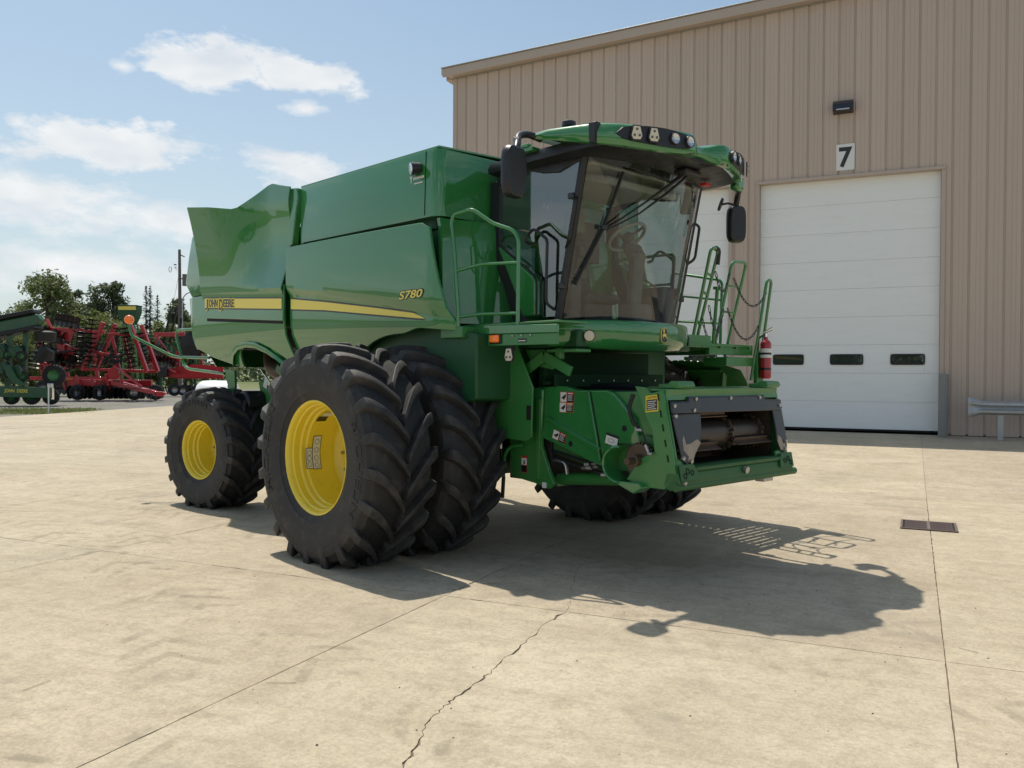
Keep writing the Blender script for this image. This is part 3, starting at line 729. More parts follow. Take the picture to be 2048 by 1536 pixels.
def decal_arc(parent, cy, w, a0, a1, r, mt, name):
    m = MB(); n = 8
    m.grid([[(r * cos(t), y, r * sin(t)) for t in [a0 + (a1 - a0) * k / n for k in range(n + 1)]] for y in (cy - w / 2, cy + w / 2)])
    return m.build(name, mt, parent, recalc=False)
def wheel(loc, front, side, rz=0, spin=0):
    e = empty('wheel', loc, rz, cmb)
    t = link('tyre', TY_F if front else TY_R, e); t.rotation_euler = (0, spin, 0)
    link('rim', (RM_F if front else RM_R)[side], e)
    return e
def bolts(e, fr, y, n, r, s):
    m = MB()
    for k in range(n):
        t = 2 * pi * k / n; m.cyl((r * cos(t), y, r * sin(t)), (r * cos(t), y + s * .03, r * sin(t)), .016, 6)
    m.build('wheel_bolts', 'steel', e)
HF = .934
YO, YI = 2.165, 1.365
w_near = wheel((0, -YO, HF), True, -1, 0, .12)
wheel((0, -YI, HF), True, -1, 0, .31)
wheel((0, YO, HF), True, 1, 0, .05)
wheel((0, YI, HF), True, 1, 0, .22)
bolts(w_near, .5, .19, 10, .26, -1)
mat('rubber_letter', (.030, .029, .028), .7)
sidewall_text(w_near, 'MICHELIN', .775, .085, radians(28), radians(62), .3385, -1); sidewall_text(w_near, 'MICHELIN', .775, .085, radians(208), radians(62), .3385, -1)
# stickers inside the near rim barrel (facing the axle)
rb = .506 - .089
def arc_stick(cy, w, a0, a1):
    decal_arc(w_near, cy, w + .012, a0 - .012, a1 + .012, rb - .0006, 'black_decal', 'sticker_border')
    decal_arc(w_near, cy, w, a0, a1, rb - .0014, 'white_decal', 'sticker')
A_ = pi
arc_stick(-.015, .075, A_ - .38, A_ + .36)
arc_stick(-.090, .060, A_ - .10, A_ + .34)
decal_arc(w_near, -.02, .10, A_ - 1.16, A_ - .98, rb - .001, 'white_decal', 'sticker'); decal_arc(w_near, -.045, .10, A_ - .97, A_ - .80, rb - .001, 'black_decal', 'sticker')
for cy, a in ((-.015, -.25), (-.015, -.06), (-.015, .12), (-.015, .28), (-.09, .0), (-.09, .12), (-.09, .25)):
    m = MB(); pts = []
    for k in range(14):
        t = 2 * pi * k / 14; aa = A_ + a + .055 * cos(t); yy = cy + .022 * sin(t); pts.append(((rb - .003) * cos(aa), yy, (rb - .003) * sin(aa)))
    m.tube(pts, .0022, 4, closed=True); m.build('sticker_symbol', 'grey_decal', w_near, smooth=0)
RSTEER = radians(8.5)
for s in (-1, 1):
    e = wheel((-3.77, s * (1.85 - .27), .715), False, s, RSTEER, .2 * s)
    bolts(e, .36, s * (.262 - .40 + .03), 8, .2, s)
    if s < 0:
        sidewall_text(e, 'MICHELIN', .60, .07, radians(128), radians(62), .312, -1)

# ------------------------------------------------------------------ axles, chassis
m = MB(); m.box((0, 0, .93), (.34, 2.0, .36)); m.box((0, 0, .80), (.42, 1.0, .30))
for s in (-1, 1):
    m.cyl((0, s * .95, HF), (0, s * 1.25, HF), .22, 24); m.cyl((0, s * 1.25, HF), (0, s * 1.86, HF), .13, 20)
m.build('front_axle', 'dark_green', cmb, bevel=.015)
m = MB(); m.box((-3.77, 0, .80), (.26, 2.2, .22)); m.box((-3.72, 0, .98), (.3, .5, .24))
for s in (-1, 1):
    m.box((-3.77, s * 1.15, .80), (.3, .26, .42)); m.cyl((-3.77, s * 1.2, .715), (-3.77, s * 1.55, .715), .14, 20)
m.build('rear_axle', 'green_frame', cmb, bevel=.015)
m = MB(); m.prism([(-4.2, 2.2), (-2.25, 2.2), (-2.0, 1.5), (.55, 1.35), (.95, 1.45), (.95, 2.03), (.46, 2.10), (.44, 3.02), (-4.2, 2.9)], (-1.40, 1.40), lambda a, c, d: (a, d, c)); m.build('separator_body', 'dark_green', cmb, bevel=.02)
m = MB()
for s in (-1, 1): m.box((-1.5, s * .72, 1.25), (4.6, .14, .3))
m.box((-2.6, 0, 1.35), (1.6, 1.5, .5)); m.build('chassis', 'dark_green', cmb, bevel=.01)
m = MB(); m.tube(bend([(-2.0, -1.05, 1.62), (-2.9, -1.05, 1.66), (-3.45, -1.0, 1.74), (-3.6, -.9, 2.05)], .3), .115, 18); m.build('tailings_auger', 'worn_steel', cmb)
# bracket, hydraulic cylinder and bellows seen inside the rear wheel arch
m = MB(); m.prism([(-3.5, 1.62), (-2.75, 1.28), (-2.35, 1.05), (-2.75, .80), (-3.15, 1.0), (-3.35, 1.2)], (-1.17, -1.14), lambda a, c, d: (a, d, c)); m.build('axle_bracket', 'green_frame', cmb, bevel=.004)
m = MB(); m.cyl((-3.2, -1.28, 1.72), (-2.72, -1.28, 1.36), .013, 10); m.build('gas_strut_rod', 'chrome', cmb)
m = MB(); m.cyl((-2.74, -1.28, 1.37), (-2.15, -1.28, .98), .03, 12); m.build('gas_strut', 'steel', cmb)
m = MB(); m.cyl((-3.42, -1.42, 1.30), (-3.42, -1.02, 1.30), .15, 20); m.build('bellows', 'black_plastic', cmb, bevel=.03)
m = MB(); m.bar((-3.05, -1.1, 1.75), (-2.0, -1.1, 1.12), .12, .1); m.bar((-2.9, -.9, 1.75), (-2.0, -.9, 1.2), .1, .1); m.build('rear_frame', 'green_frame', cmb, bevel=.01)
m = MB(); m.box((-3.3, 0, 2.28), (2.2, 2.3, .6)); m.build('chopper_housing', 'dark_void', cmb, bevel=.02)
m = MB(); m.prism([(-4.02, 1.72), (-3.76, 1.70), (-3.74, 1.50), (-3.82, 1.30), (-3.88, 1.28)], (-1.36, -1.33), lambda a, c, d: (a, d, c)); m.build('mud_flap', 'green_frame', cmb)
for (px, pz) in ((-3.28, 1.55), (-2.72, 1.10)):
    m = MB(); m.box((px, -1.175, pz), (.09, .006, .13), (0, .35, 0)); m.build('small_decal', 'white_decal', cmb, smooth=0)

# ------------------------------------------------------------------ curved side panels
def side_panel(name, s, us, rows, uL, uR, vf, mt='green_paint', thick=.03):
    """rows: list of functions z(u), top to bottom, each with the number of steps to the next"""
    grid = []
    fr = []
    for (fa, n), (fb, _) in zip(rows, rows[1:]):
        for k in range(n): fr.append((fa, fb, k / n))
    fr.append((rows[-1][0], rows[-1][0], 0))
    u0, u1 = us[0], us[-1]
    for fa, fb, t in fr:
        row = []
        for u in us:
            z = lerp(fa(u), fb(u), t); ss = (u - u0) / (u1 - u0)
            uu = lerp(uL(z), uR(z), ss); row.append((uu, s * vf(uu, z), z))
        grid.append(row)
    m = MB(); m.sheet(grid, (0, -s * thick, 0))
    return m.build(name, mt, cmb, smooth=32, bevel=.006)
const = lambda c: (lambda u: c)
us = [lerp(-2.06, .93, k / 60) for k in range(61)]
led_t = curve1([(-4.7, 2.765), (-2.06, 2.625), (-1.2, 2.535), (-.3, 2.40), (.4, 2.27), (.93, 2.17)])
led_b = curve1([(-4.7, 2.665), (-2.06, 2.535), (-1.2, 2.46), (-.3, 2.335), (.4, 2.235), (.93, 2.155)])
def bot_f(u):
    if u < -1.3: return 1.42
    if u < .15:
        t = (u + 1.3) / 1.45; return 1.42 + .63 * (1 - (1 - t) ** 2.2)
    return lerp(2.05, 2.095, sstep((u - .15) / .35)) if u < .5 else lerp(2.095, 2.06, (u - .5) / .43)
def vf_f(u, z):
    lt, lb = led_t(u), led_b(u)
    v = 1.60 if z >= lt else (1.545 if z <= lb else lerp(1.545, 1.60, (z - lb) / (lt - lb)))
    if z > lt: v -= .035 * ((z - lt) / .9) ** 2 + .004
    low = 2.25 - .05 * (u + 1)
    if z < low: v -= .42 * max(0, (low - z)) ** 1.7
    v -= .16 * sstep((u - .45) / .36) ** 2          # rolls round to the front edge
    v += .02 * sin(pi * min(1, max(0, (u + 2.06) / 2.9)))
    return v
fp_rows = [(lambda u: 3.075 - .02 * (u + 2.06) / 3 - .05 * sstep((u - .8) / .13), 9), (led_t, 2), (led_b, 10), (bot_f, 0)]
uLf = curve1([(1.40, -1.86), (1.82, -1.95), (2.09, -2.04), (2.5, -2.03), (3.08, -2.06)])
uRf = curve1([(1.40, .76), (2.06, .75), (2.19, .69), (3.01, .50), (3.08, .47)])
panels = {}
for s in (-1, 1): panels['f', s] = side_panel('front_side_panel', s, us, fp_rows, uLf, uRf, vf_f)
# rear lower body panel with the wheel arch
us = [lerp(-4.68, -2.09, k / 64) for k in range(65)]
ARC = [(-4.62, 1.98), (-4.3, 1.87), (-3.9, 1.79), (-3.56, 1.73), (-3.535, 1.76), (-3.50, 1.84), (-3.41, 1.94), (-3.25, 2.01), (-3.03, 2.035), (-2.80, 2.02), (-2.56, 1.95), (-2.38, 1.87), (-2.22, 1.78), (-2.05, 1.66)]
bot_r = curve1(ARC)
def vf_r(u, z):
    v = 1.60
    if z < 2.35: v -= .36 * max(0, (2.35 - z)) ** 1.8
    v -= .05 * sstep((-4.45 - u) / .2) ** 1.5
    return v
top_r = lambda u: 2.665
uLr = curve1([(1.70, -4.30), (1.88, -4.42), (2.34, -4.62), (2.68, -4.68)])
uRr = curve1([(1.60, -1.94), (1.82, -2.0), (2.09, -2.085), (2.68, -2.075)])
for s in (-1, 1): panels['r', s] = side_panel('rear_side_panel', s, us, [(top_r, 12), (bot_r, 0)], uLr, uRr, vf_r)
# rolled lip of the rear wheel arch
ap = [(u, bot_r(u)) for u in [-3.535 + k * .03 for k in range(52)] if u < -2.03]
for s in (-1, 1):
    m = MB()
    m.sheet([[(u + .03, s * (vf_r(u, z) + .035), z - .045), (u, s * (vf_r(u, z) + .03), z + .012), (u, s * (vf_r(u, z) - .03), z + .015)] for u, z in ap], (.0, -s * .008, -.012))
    m.build('wheel_arch_lip', 'green_paint', cmb, smooth=50)
# upper rear hood, wrapped round the back
def hood_ring(z, ur, w, ins):
    pts = []; r = .09
    pts.append((-3.3, -w))
    for k in range(7):
        t = radians(90 * k / 6); pts.append((ur + r - r * sin(t), -w + r - r * cos(t)))
    for k in range(7):
        t = radians(90 * k / 6); pts.append((ur + r - r * cos(t), w - r + r * sin(t)))
    pts.append((-3.3, w))
    return [(u, v, z) for u, v in pts]
lv = [(3.57, -4.56, 1.42), (3.55, -4.62, 1.50), (3.47, -4.68, 1.545), (3.2, -4.75, 1.56), (2.87, -4.83, 1.565), (2.69, -4.69, 1.545), (2.664, -4.68, 1.52)]
m = MB(); m.grid([hood_ring(z, ur, w, 0) for z, ur, w in lv]); top = hood_ring(*lv[0], 0); m.add(top, [tuple(range(len(top)))]); m.build('rear_hood', 'green_paint', cmb, smooth=32)
lv2 = [(2.66, -4.68, 1.545), (2.34, -4.62, 1.50), (1.95, -4.46, 1.44), (1.75, -4.32, 1.38)]
m = MB(); m.grid([[(u + .01, v, z) for u, v, z in hood_ring(z_, ur, w, 0)[1:-1]] for z_, ur, w in lv2]); m.build('rear_cover', 'green_paint', cmb, smooth=40)
# tall flared engine shield with the yellow stripe
us = [lerp(-4.16, -2.06, k / 44) for k in range(45)]
top_s = curve1([(-4.2, 3.765), (-3.6, 3.69), (-3.16, 3.625), (-3.06, 3.635), (-2.95, 3.68), (-2.70, 3.79), (-2.58, 3.835), (-2.48, 3.845), (-2.3, 3.80), (-2.0, 3.735)])
def vf_s(u, z):
    lt, lb = led_t(u), led_b(u)
    v = 1.635 if z >= lt else (1.605 if z <= lb else lerp(1.605, 1.635, (z - lb) / (lt - lb)))
    if z > lt:
        q = (z - lt); k = sstep((-2.45 - u) / 1.1)
        v += (.21 * q ** 1.5) * k - .05 * q * (1 - k)
        v -= .10 * sin(pi * min(1, q / .95)) * sstep((u + 3.3) / .9) * .8
    return v
def bot_s(u): return 2.37 - .055 * (u + 4.1) + (.10 * max(0, 1 - (u + 4.16) / .10) ** 2 if u < -4.06 else 0)
uLs = curve1([(2.3, -4.10), (2.62, -4.16), (2.76, -4.165), (3.77, -4.06)])
for s in (-1, 1):
    panels['s', s] = side_panel('engine_shield', s, us, [(top_s, 16), (led_t, 2), (led_b, 5), (bot_s, 0)], uLs, curve1([(2.2, -2.085), (2.76, -2.08), (3.4, -2.03), (3.85, -1.97)]), vf_s, thick=.02)
# dark slot under the shield and vent grille behind it
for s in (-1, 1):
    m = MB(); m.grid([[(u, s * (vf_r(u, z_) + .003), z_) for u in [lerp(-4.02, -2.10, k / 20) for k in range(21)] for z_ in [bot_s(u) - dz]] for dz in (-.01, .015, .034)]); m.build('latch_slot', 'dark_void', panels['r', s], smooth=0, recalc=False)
    m = MB()
    m.prism([(-2.05, 3.10), (-1.98, 3.10), (-1.93, 3.35), (-1.86, 3.62), (-1.88, 3.72), (-2.05, 3.74)], (s * 1.55, s * 1.47), lambda a, c, d: (a, d, c)); m.build('shield_edge', 'green_paint', cmb, bevel=.01)

# ------------------------------------------------------------------ yellow stripe and lettering on the near side (and the far one)
st_t = curve1([(-4.22, 2.632), (-2.08, 2.507), (-1.28, 2.425), (-.37, 2.318), (.27, 2.235)])
st_b = curve1([(-4.22, 2.515), (-2.08, 2.392), (-1.28, 2.340), (-.37, 2.252), (.40, 2.178)])
def stripe(s, u0, u1, vf, parent, tip=False):
    n = 30
    for grow, mt, off, nm in ((.016, 'black_decal', .003, 'stripe_border'), (0, 'yellow_decal', .0055, 'yellow_stripe')):
        pts = []
        for k in range(n + 1):
            u = lerp(u0, u1, k / n); a, b_ = st_t(u) + grow, st_b(u) - grow
            if tip and u > .25: a = lerp(a, b_ + .004, (u - .25) / (u1 - .25))
            pts.append((u, a, b_))
        m = MB(); m.grid([[(u, s * (vf(u, lerp(a, b_, q)) + off), lerp(a, b_, q)) for u, a, b_ in pts] for q in (0, .5, 1)])
        o = m.build(nm, mt, panels[parent, s], smooth=60, recalc=False)
for s in (-1, 1):
    stripe(s, -2.0, .415, vf_f, 'f', True)
    stripe(s, -4.07, -2.10, vf_s, 's')
    ex = (1, 0, 0) if s < 0 else (-1, 0, 0)
    def put(nm, txt, mt, par, u, z, w, h, vf, off, tilt=0, **k):
        v = s * (vf(u, z) + off); e = Vector(ex); e.z = tilt * (1 if s < 0 else -1)
        lettering(nm, txt, mt, panels[par, s], frame4((u, v, z), e, (0, 0, 1)), fit=(w, h), depth=.001, **k)
    sg_ = -1 if s > 0 else 1
    for tx, cu, w_, h_, dz in (('J', -.345, .070, .140, -.006), ('OHN', -.160, .250, .100, .012), ('D', .055, .100, .140, -.006), ('EERE', .265, .290, .100, .012)):
        uu = -3.66 + cu * sg_
        put('brand_lettering', tx, 'yellow_decal', 's', uu, 2.530 - (uu + 3.66) * .055 + dz, w_ + .020, h_ + .022, vf_s, .0075, tilt=-.055, size=.2, offset=.014)
        put('brand_lettering', tx, 'black_decal', 's', uu, 2.530 - (uu + 3.66) * .055 + dz, w_, h_, vf_s, .0095, tilt=-.055, size=.2, offset=.006)
    put('model_number', 'S780', 'black_decal', 'f', .27, 2.405, .372, .092, vf_f, .003, tilt=.02, size=.2, shear=.22, offset=.014)
    put('model_number', 'S780', 'yellow_decal', 'f', .27, 2.405, .355, .075, vf_f, .005, tilt=.02, size=.2, shear=.22, offset=.003)
m = MB(); m.cyl((-1.84, -1.50, 1.84), (-1.84, -1.58, 1.84), .035, 16); m.build('latch', 'black_plastic', cmb)

# ------------------------------------------------------------------ grain tank
def rbox(u0, u1, w, z0, z1, r, r2=.03):
    m = MB(); ring = []
    def R(rr, ins): 
        pts = []
        for (cx, cy, t0) in ((u1 - rr, w - rr, 0), (u0 + rr, w - rr, 90), (u0 + rr, -w + rr, 180), (u1 - rr, -w + rr, 270)):
            for k in range(7):
                t = radians(t0 + 15 * k); pts.append((cx + (rr - ins) * cos(t), cy + (rr - ins) * sin(t)))
        return pts
    lev = [(z0, 0), (z1 - r2, 0), (z1 - r2 * .3, r2 * .3), (z1, r2)]
    rows = [[(a, c, z) for a, c in R(r, ins)] for z, ins in lev]
    m.grid(rows, cv=True); m.add(rows[-1], [tuple(range(28))]); m.add(rows[0], [tuple(range(28))])
    return m
m = rbox(-1.95, .53, 1.505, 3.115, 3.735, .10, .02); m.build('grain_tank', 'green_paint', cmb, smooth=40)
m = rbox(-1.99, .40, 1.43, 3.02, 3.13, .06, .01); m.build('tank_gap', 'dark_green', cmb)
m = MB()
for s in (-1, 1): m.prism([(-1.93, 0), (.50, 0), (.50, .02), (-1.93, .02)], (0, 1), lambda a, c, d, s=s: (a, s * (1.47 - d * 1.40), 3.738 + c + d * .05))
m.build('tank_cover', 'green_paint', cmb, bevel=.004)
m = MB(); m.bar((.34, -1.5075, 3.135), (.36, -1.5075, 3.72), .007, .004, (1, 0, 0)); m.build('tank_seam', 'dark_void', cmb, smooth=0)
# work lamp and dealer decal on the tank side
m = MB(); m.lathe([(-.03, .0), (-.03, .085), (.06, .07), (.07, 0)], 24, 'Y'); o = m.build('side_lamp', 'black_plastic', cmb, loc=(.235, -1.555, 3.575), rot=(radians(8), 0, radians(-25))); o.scale = (1, 1, .72)
m = MB(); m.lathe([(-.034, .0), (-.036, .05), (-.031, .076)], 24, 'Y'); q = m.build('lens', 'lamp_glass', o)
MT = frame4((.23, -1.512, 3.487), (1, 0, -.01), (0, 0, 1))
lettering('dealer_lettering', 'Y', 'white_decal', cmb, frame4((.137, -1.5075, 3.492), (1, 0, 0), (.15, 0, 1)), fit=(.042, .068), size=.1, offset=.004, depth=.001)
lettering('dealer_lettering', 'WATERMARK', 'white_decal', cmb, frame4((.250, -1.5075, 3.492), (1, 0, 0), (0, 0, 1)), fit=(.17, .030), size=.1, offset=.006, depth=.001) if False else None
m = MB()
for k in range(9): m.box((.178 + k * .0185, -1.508, 3.495 + .002 * (k % 2)), (.013, .002, .024))
m.build('dealer_lettering', 'white_decal', cmb, smooth=0)
m = MB(); m.box((.245, -1.508, 3.448), (.13, .002, .010)); m.build('dealer_lettering', 'white_decal', cmb, smooth=0)
# front wall of the body behind the cab, with its smooth green cover
m = MB()
rows = []
for z, du in ((3.10, 0), (3.02, .02), (2.8, .03), (2.4, .05), (2.14, .06)):
    rows.append([(.50 + du + .12 * (1 - sstep((abs(v) - .9) / .6)), v, z) for v in [lerp(-1.46, 1.46, k / 24) for k in range(25)]])
m.sheet(rows, (-.04, 0, 0)); m.build('front_body_panel', 'green_paint', cmb, smooth=40)

# ------------------------------------------------------------------ cab
CW = .875
def ws_u(v, z):
    """windshield surface: forward position at lateral v, height z"""
    t = (z - 2.16) / (3.50 - 2.16)
    corner = lerp(1.445, 1.735, t); bul = lerp(.26, .20, t)
    return corner + bul * (1 - (abs(v) / CW) ** 2.4)
def cab_v(z): return CW
# floor pan and interior shell
m = MB(); m.box((1.02, 0, 2.10), (.90, 1.70, .10)); m.build('cab_floor', 'black_plastic', cmb, bevel=.01)
m = MB(); m.box((.62, 0, 2.42), (.06, 1.66, .60)); m.build('cab_rear_wall', 'cab_trim', cmb, bevel=.01)
# glass
N_ = 22
zs_ = [lerp(2.165, 3.555, k / 10) for k in range(11)]
m = MB(); m.grid([[(ws_u(v, z), v, z) for v in [lerp(-CW + .03, CW - .03, k / N_) for k in range(N_ + 1)]] for z in zs_]); m.build('windshield', 'cab_glass', cmb, smooth=60, recalc=False)
for s in (-1, 1):
    # door glass: rear edge upright, lower rear corner cut away along the fender
    top = [(.70, 3.46), (1.70, 3.50)]
    poly = [(.69, 2.90), (.69, 3.54), (1.71, 3.55), (1.62, 3.17), (1.535, 2.75), (1.425, 2.19), (1.22, 2.19), (1.20, 2.53), (1.12, 2.62)]
    m = MB(); m.add([(u, s * (CW + .0 - .05 * max(0, (2.6 - z)) * 0), z) for u, z in poly], [tuple(range(len(poly)))]); m.build('door_glass', 'side_glass', cmb, smooth=0)
m = MB(); m.add([(.60, -.8, 2.72), (.60, .8, 2.72), (.62, .8, 3.44), (.62, -.8, 3.44)], [(0, 1, 2, 3)]); m.build('rear_window', 'cab_glass', cmb, smooth=0)
# posts
for s in (-1, 1):
    m = MB()
    m.tube([(lerp(1.43, 1.728, k / 6), s * (CW - .012), lerp(2.15, 3.56, k / 6)) for k in range(7)], .036, 10); o = m.build('windshield_post', 'black_plastic', cmb)
    m = MB()
    m.prism([(.56, 3.50), (.70, 3.50), (.695, 2.95), (.73, 2.80), (.93, 2.42), (1.03, 2.15), (.88, 2.15), (.78, 2.42), (.60, 2.80), (.56, 2.95)], (s * (CW - .05), s * (CW + .012)), lambda a, c, d: (a, d, c)); m.build('rear_post', 'black_plastic', cmb, bevel=.01)
    m = MB()
    m.prism([(.70, 2.86), (.735, 2.87), (1.17, 2.56), (1.205, 2.51), (1.205, 2.20), (1.04, 2.20), (.94, 2.42), (.75, 2.78)], (s * (CW - .02), s * (CW + .05)), lambda a, c, d: (a, d, c)); m.build('door_fender', 'green_paint', cmb, bevel=.018, seg=3)
    m = MB(); m.tube(bend([(.735, s * (CW + .055), 2.885), (1.185, s * (CW + .055), 2.575), (1.225, s * (CW + .055), 2.52), (1.225, s * (CW + .055), 2.2)], .03), .010, 6); m.build('door_seal', 'rubber_clean', cmb)
    # door handle strap and grab bar standing off the glass
    m = MB(); y = s * (CW + .07)
    m.tube(bend([(1.09, s * (CW + .005), 2.86), (1.10, y, 2.88), (1.115, y, 2.93), (1.20, y, 2.98), (1.37, y, 2.865), (1.36, y, 2.5), (1.36, y, 2.30), (1.40, s * (CW + .005), 2.25)], .04, 4), .014, 8); m.build('grab_bar', 'black_plastic', cmb)
    m = MB(); m.tube(bend([(1.665, s * (CW + .01), 3.20), (1.69, s * (CW + .06), 3.17), (1.63, s * (CW + .07), 2.85), (1.54, s * (CW + .01), 2.78)], .04), .014, 8); m.build('door_handle', 'black_plastic', cmb)
    m = MB(); m.box((1.61, s * (CW + .02), 3.22), (.07, .04, .05)); m.box((1.50, s * (CW + .02), 2.45), (.06, .04, .06)); m.build('hinge', 'black_steel', cmb, bevel=.01)
# roof: dark body with a green visor that flares out at its rear ends
def roof_half():  # plan of the visor, right half
    return [(1.37, -1.155), (1.42, -1.175), (1.55, -1.15), (1.95, -1.07), (2.06, -1.03), (2.17, -.93), (2.27, -.76), (2.35, -.57), (2.405, -.37), (2.425, -.25), (2.40, -.185), (2.33, -.14), (2.30, -.06)]
def both(h): return h + [(u, -v) for u, v in reversed(h)]
m = MB(); body = [(.60, -1.0), (1.2, -1.06)] + roof_half()[3:]
def inset(pl_, i): return [(u - i * (1 if u > 1.6 else -.5), v * (1 - i)) for u, v in both(pl_)]
lv = [(3.535, .16), (3.54, .09), (3.56, .035), (3.60, .03), (3.655, .05), (3.665, .10)]
rows = [[(u, v, z) for u, v in inset(body, i)] for z, i in lv]; m.grid(rows, cv=True); m.add(rows[0], [tuple(range(len(rows[0])))]); m.add(rows[-1], [tuple(range(len(rows[0])))])
m.build('roof_underside', 'black_plastic', cmb, smooth=50)
rz_b = curve1([(1.37, 3.70), (1.6, 3.655), (1.95, 3.585), (2.06, 3.565), (2.2, 3.545), (2.36, 3.525), (2.405, 3.535), (2.43, 3.575)])
rz_t = curve1([(1.37, 3.745), (1.5, 3.765), (1.95, 3.752), (2.2, 3.735), (2.45, 3.728)])
full = both(roof_half()); rows = []
for f, ins in ((0, .045), (0, .005), (.06, 0), (.5, -.010), (.86, .006), (.97, .022), (1.0, .05), (1.05, .16), (1.08, .40)):
    row = []
    for u, v in full:
        zb, zt = rz_b(u), rz_t(u); mid = 1 - sstep((abs(v) - .08) / .14)
        if abs(v) < .20 and u > 2.2: zb = lerp(zb, 3.60, mid); zt -= .035 * mid
        row.append((u - ins * (1 if u > 1.75 else -.6), v * (1 - ins), lerp(zb, zt, f)))
    rows.append(row)
m = MB(); m.grid(rows, cv=True); m.add(rows[-1], [tuple(range(len(full)))]); m.add(rows[0], [tuple(range(len(full)))]); roof = m.build('cab_roof', 'green_paint', cmb, smooth=38)
for s in (-1, 1):
    m = MB(); m.prism([(.66, 3.56), (1.72, 3.56), (1.71, 3.52), (1.62, 3.50), (1.45, 3.45), (1.25, 3.475), (1.05, 3.535), (.85, 3.48), (.66, 3.44)], (s * (CW - .03), s * (CW + .015)), lambda a, c, d: (a, d, c)); m.build('door_header', 'black_plastic', cmb, bevel=.008)
# black gap between the side visors and the front lamp hood
for s in (-1, 1):
    m = MB(); m.prism([(1.965, 3.575), (2.015, 3.57), (2.04, 3.738), (1.955, 3.742)], (s * 1.02, s * 1.083), lambda a, c, d: (a, d, c)); m.build('visor_gap', 'black_plastic', roof, bevel=.006)
# lamp bays: dark curved panels with lamps and plates
def bay_pt(t, f, off, s):
    h = roof_half()[4:10]; L_ = [0]
    for a, c in zip(h, h[1:]): L_.append(L_[-1] + hypot(c[0] - a[0], c[1] - a[1]))
    d = t * L_[-1]; i = 0
    while i < len(h) - 2 and L_[i + 1] < d: i += 1
    q = (d - L_[i]) / (L_[i + 1] - L_[i]); a, c = h[i], h[i + 1]
    u, v = lerp(a[0], c[0], q), lerp(a[1], c[1], q); tx, ty = c[0] - a[0], c[1] - a[1]; n = hypot(tx, ty); nx, ny = ty / n, -tx / n
    zt = 3.74 - .01 * t; zb = 3.56 - .035 * t
    return Vector((u + nx * off, s * -(-(v + ny * off)) if False else (v + ny * off) * (1 if s < 0 else -1), lerp(zb, zt, f)))
for s in (-1, 1):
    pts = []
    for k in range(15):
        t = lerp(.13, .97, k / 14); e = sin(pi * k / 14) ** .3
        lo, hi_ = .47 - .34 * e, .47 + .42 * e
        pts.append([bay_pt(t, lerp(lo, hi_, q), .022, s) for q in (0, .33, .66, 1)])
    m = MB(); m.sheet(pts, (-.02, 0, 0)); m.build('lamp_bay', 'black_plastic', roof, smooth=60)
    for t, f in ((.60, .56), (.72, .52), (.90, .52), (.88, .50)):
        if t in (.60,) : continue
        if t == .88: continue
        c = bay_pt(t, f, .028, s); d = (bay_pt(t, f, .2, s) - bay_pt(t, f, 0, s)).normalized()
        m = MB(); q = MB()
        ex = d.orthogonal().normalized(); R = d.to_track_quat('Y', 'Z').to_matrix().to_4x4(); R.translation = c
        m.lathe([(-.01, .052), (.014, .050), (.016, .043)], 20, 'Y'); m.v = [tuple(R @ Vector(p)) for p in m.v]; m.build('lamp_ring', 'black_steel', roof)
        q.lathe([(.011, .043), (.004, .03), (-.004, .012), (-.005, .0005)], 20, 'Y'); q.v = [tuple(R @ Vector(p)) for p in q.v]; q.build('lamp', 'lamp_glass', roof)
def plate(parent, c, d, w, h, mt='reflector_plate', up=Vector((0, 0, 1)), holes=True):
    d = Vector(d).normalized(); ex = up.cross(d).normalized(); ey = d.cross(ex)
    F = Matrix(((ex.x, ey.x, d.x, c[0]), (ex.y, ey.y, d.y, c[1]), (ex.z, ey.z, d.z, c[2]), (0, 0, 0, 1)))
    poly = [(-.30, .5), (.30, .5), (.5, -.22), (.33, -.5), (-.33, -.5), (-.5, -.22)]
    m = MB(); m.prism([(a * w, b_ * h) for a, b_ in poly], (0, .008), lambda a, b_, dd: F @ Vector((a, b_, dd))); o = m.build('mounting_plate', mt, parent, bevel=.003)
    m = MB(); m.prism([(a * (w + .022), b_ * (h + .022)) for a, b_ in poly], (-.012, -.0005), lambda a, b_, dd: F @ Vector((a, b_, dd))); m.build('plate_gasket', 'black_plastic', parent)
    for a, b_ in ((0, .27), (-.24, -.2), (.24, -.2)):
        m = MB(); m.cyl(F @ Vector((a * w, b_ * h, .006)), F @ Vector((a * w, b_ * h, .0115)), .011, 12); m.cyl(F @ Vector((a * w, b_ * h, .010)), F @ Vector((a * w, b_ * h, .016)), .005, 6); m.build('plate_screw', 'grey_decal', parent)
for t in (.31, .48):
    c = bay_pt(t, .50, .045, -1); d = bay_pt(t, .5, .2, -1) - bay_pt(t, .5, 0, -1); plate(roof, c, d, .092, .105)
c = bay_pt(.34, .42, .05, 1); d = bay_pt(.34, .5, .2, 1) - bay_pt(.34, .5, 0, 1); plate(roof, c, d, .092, .105)
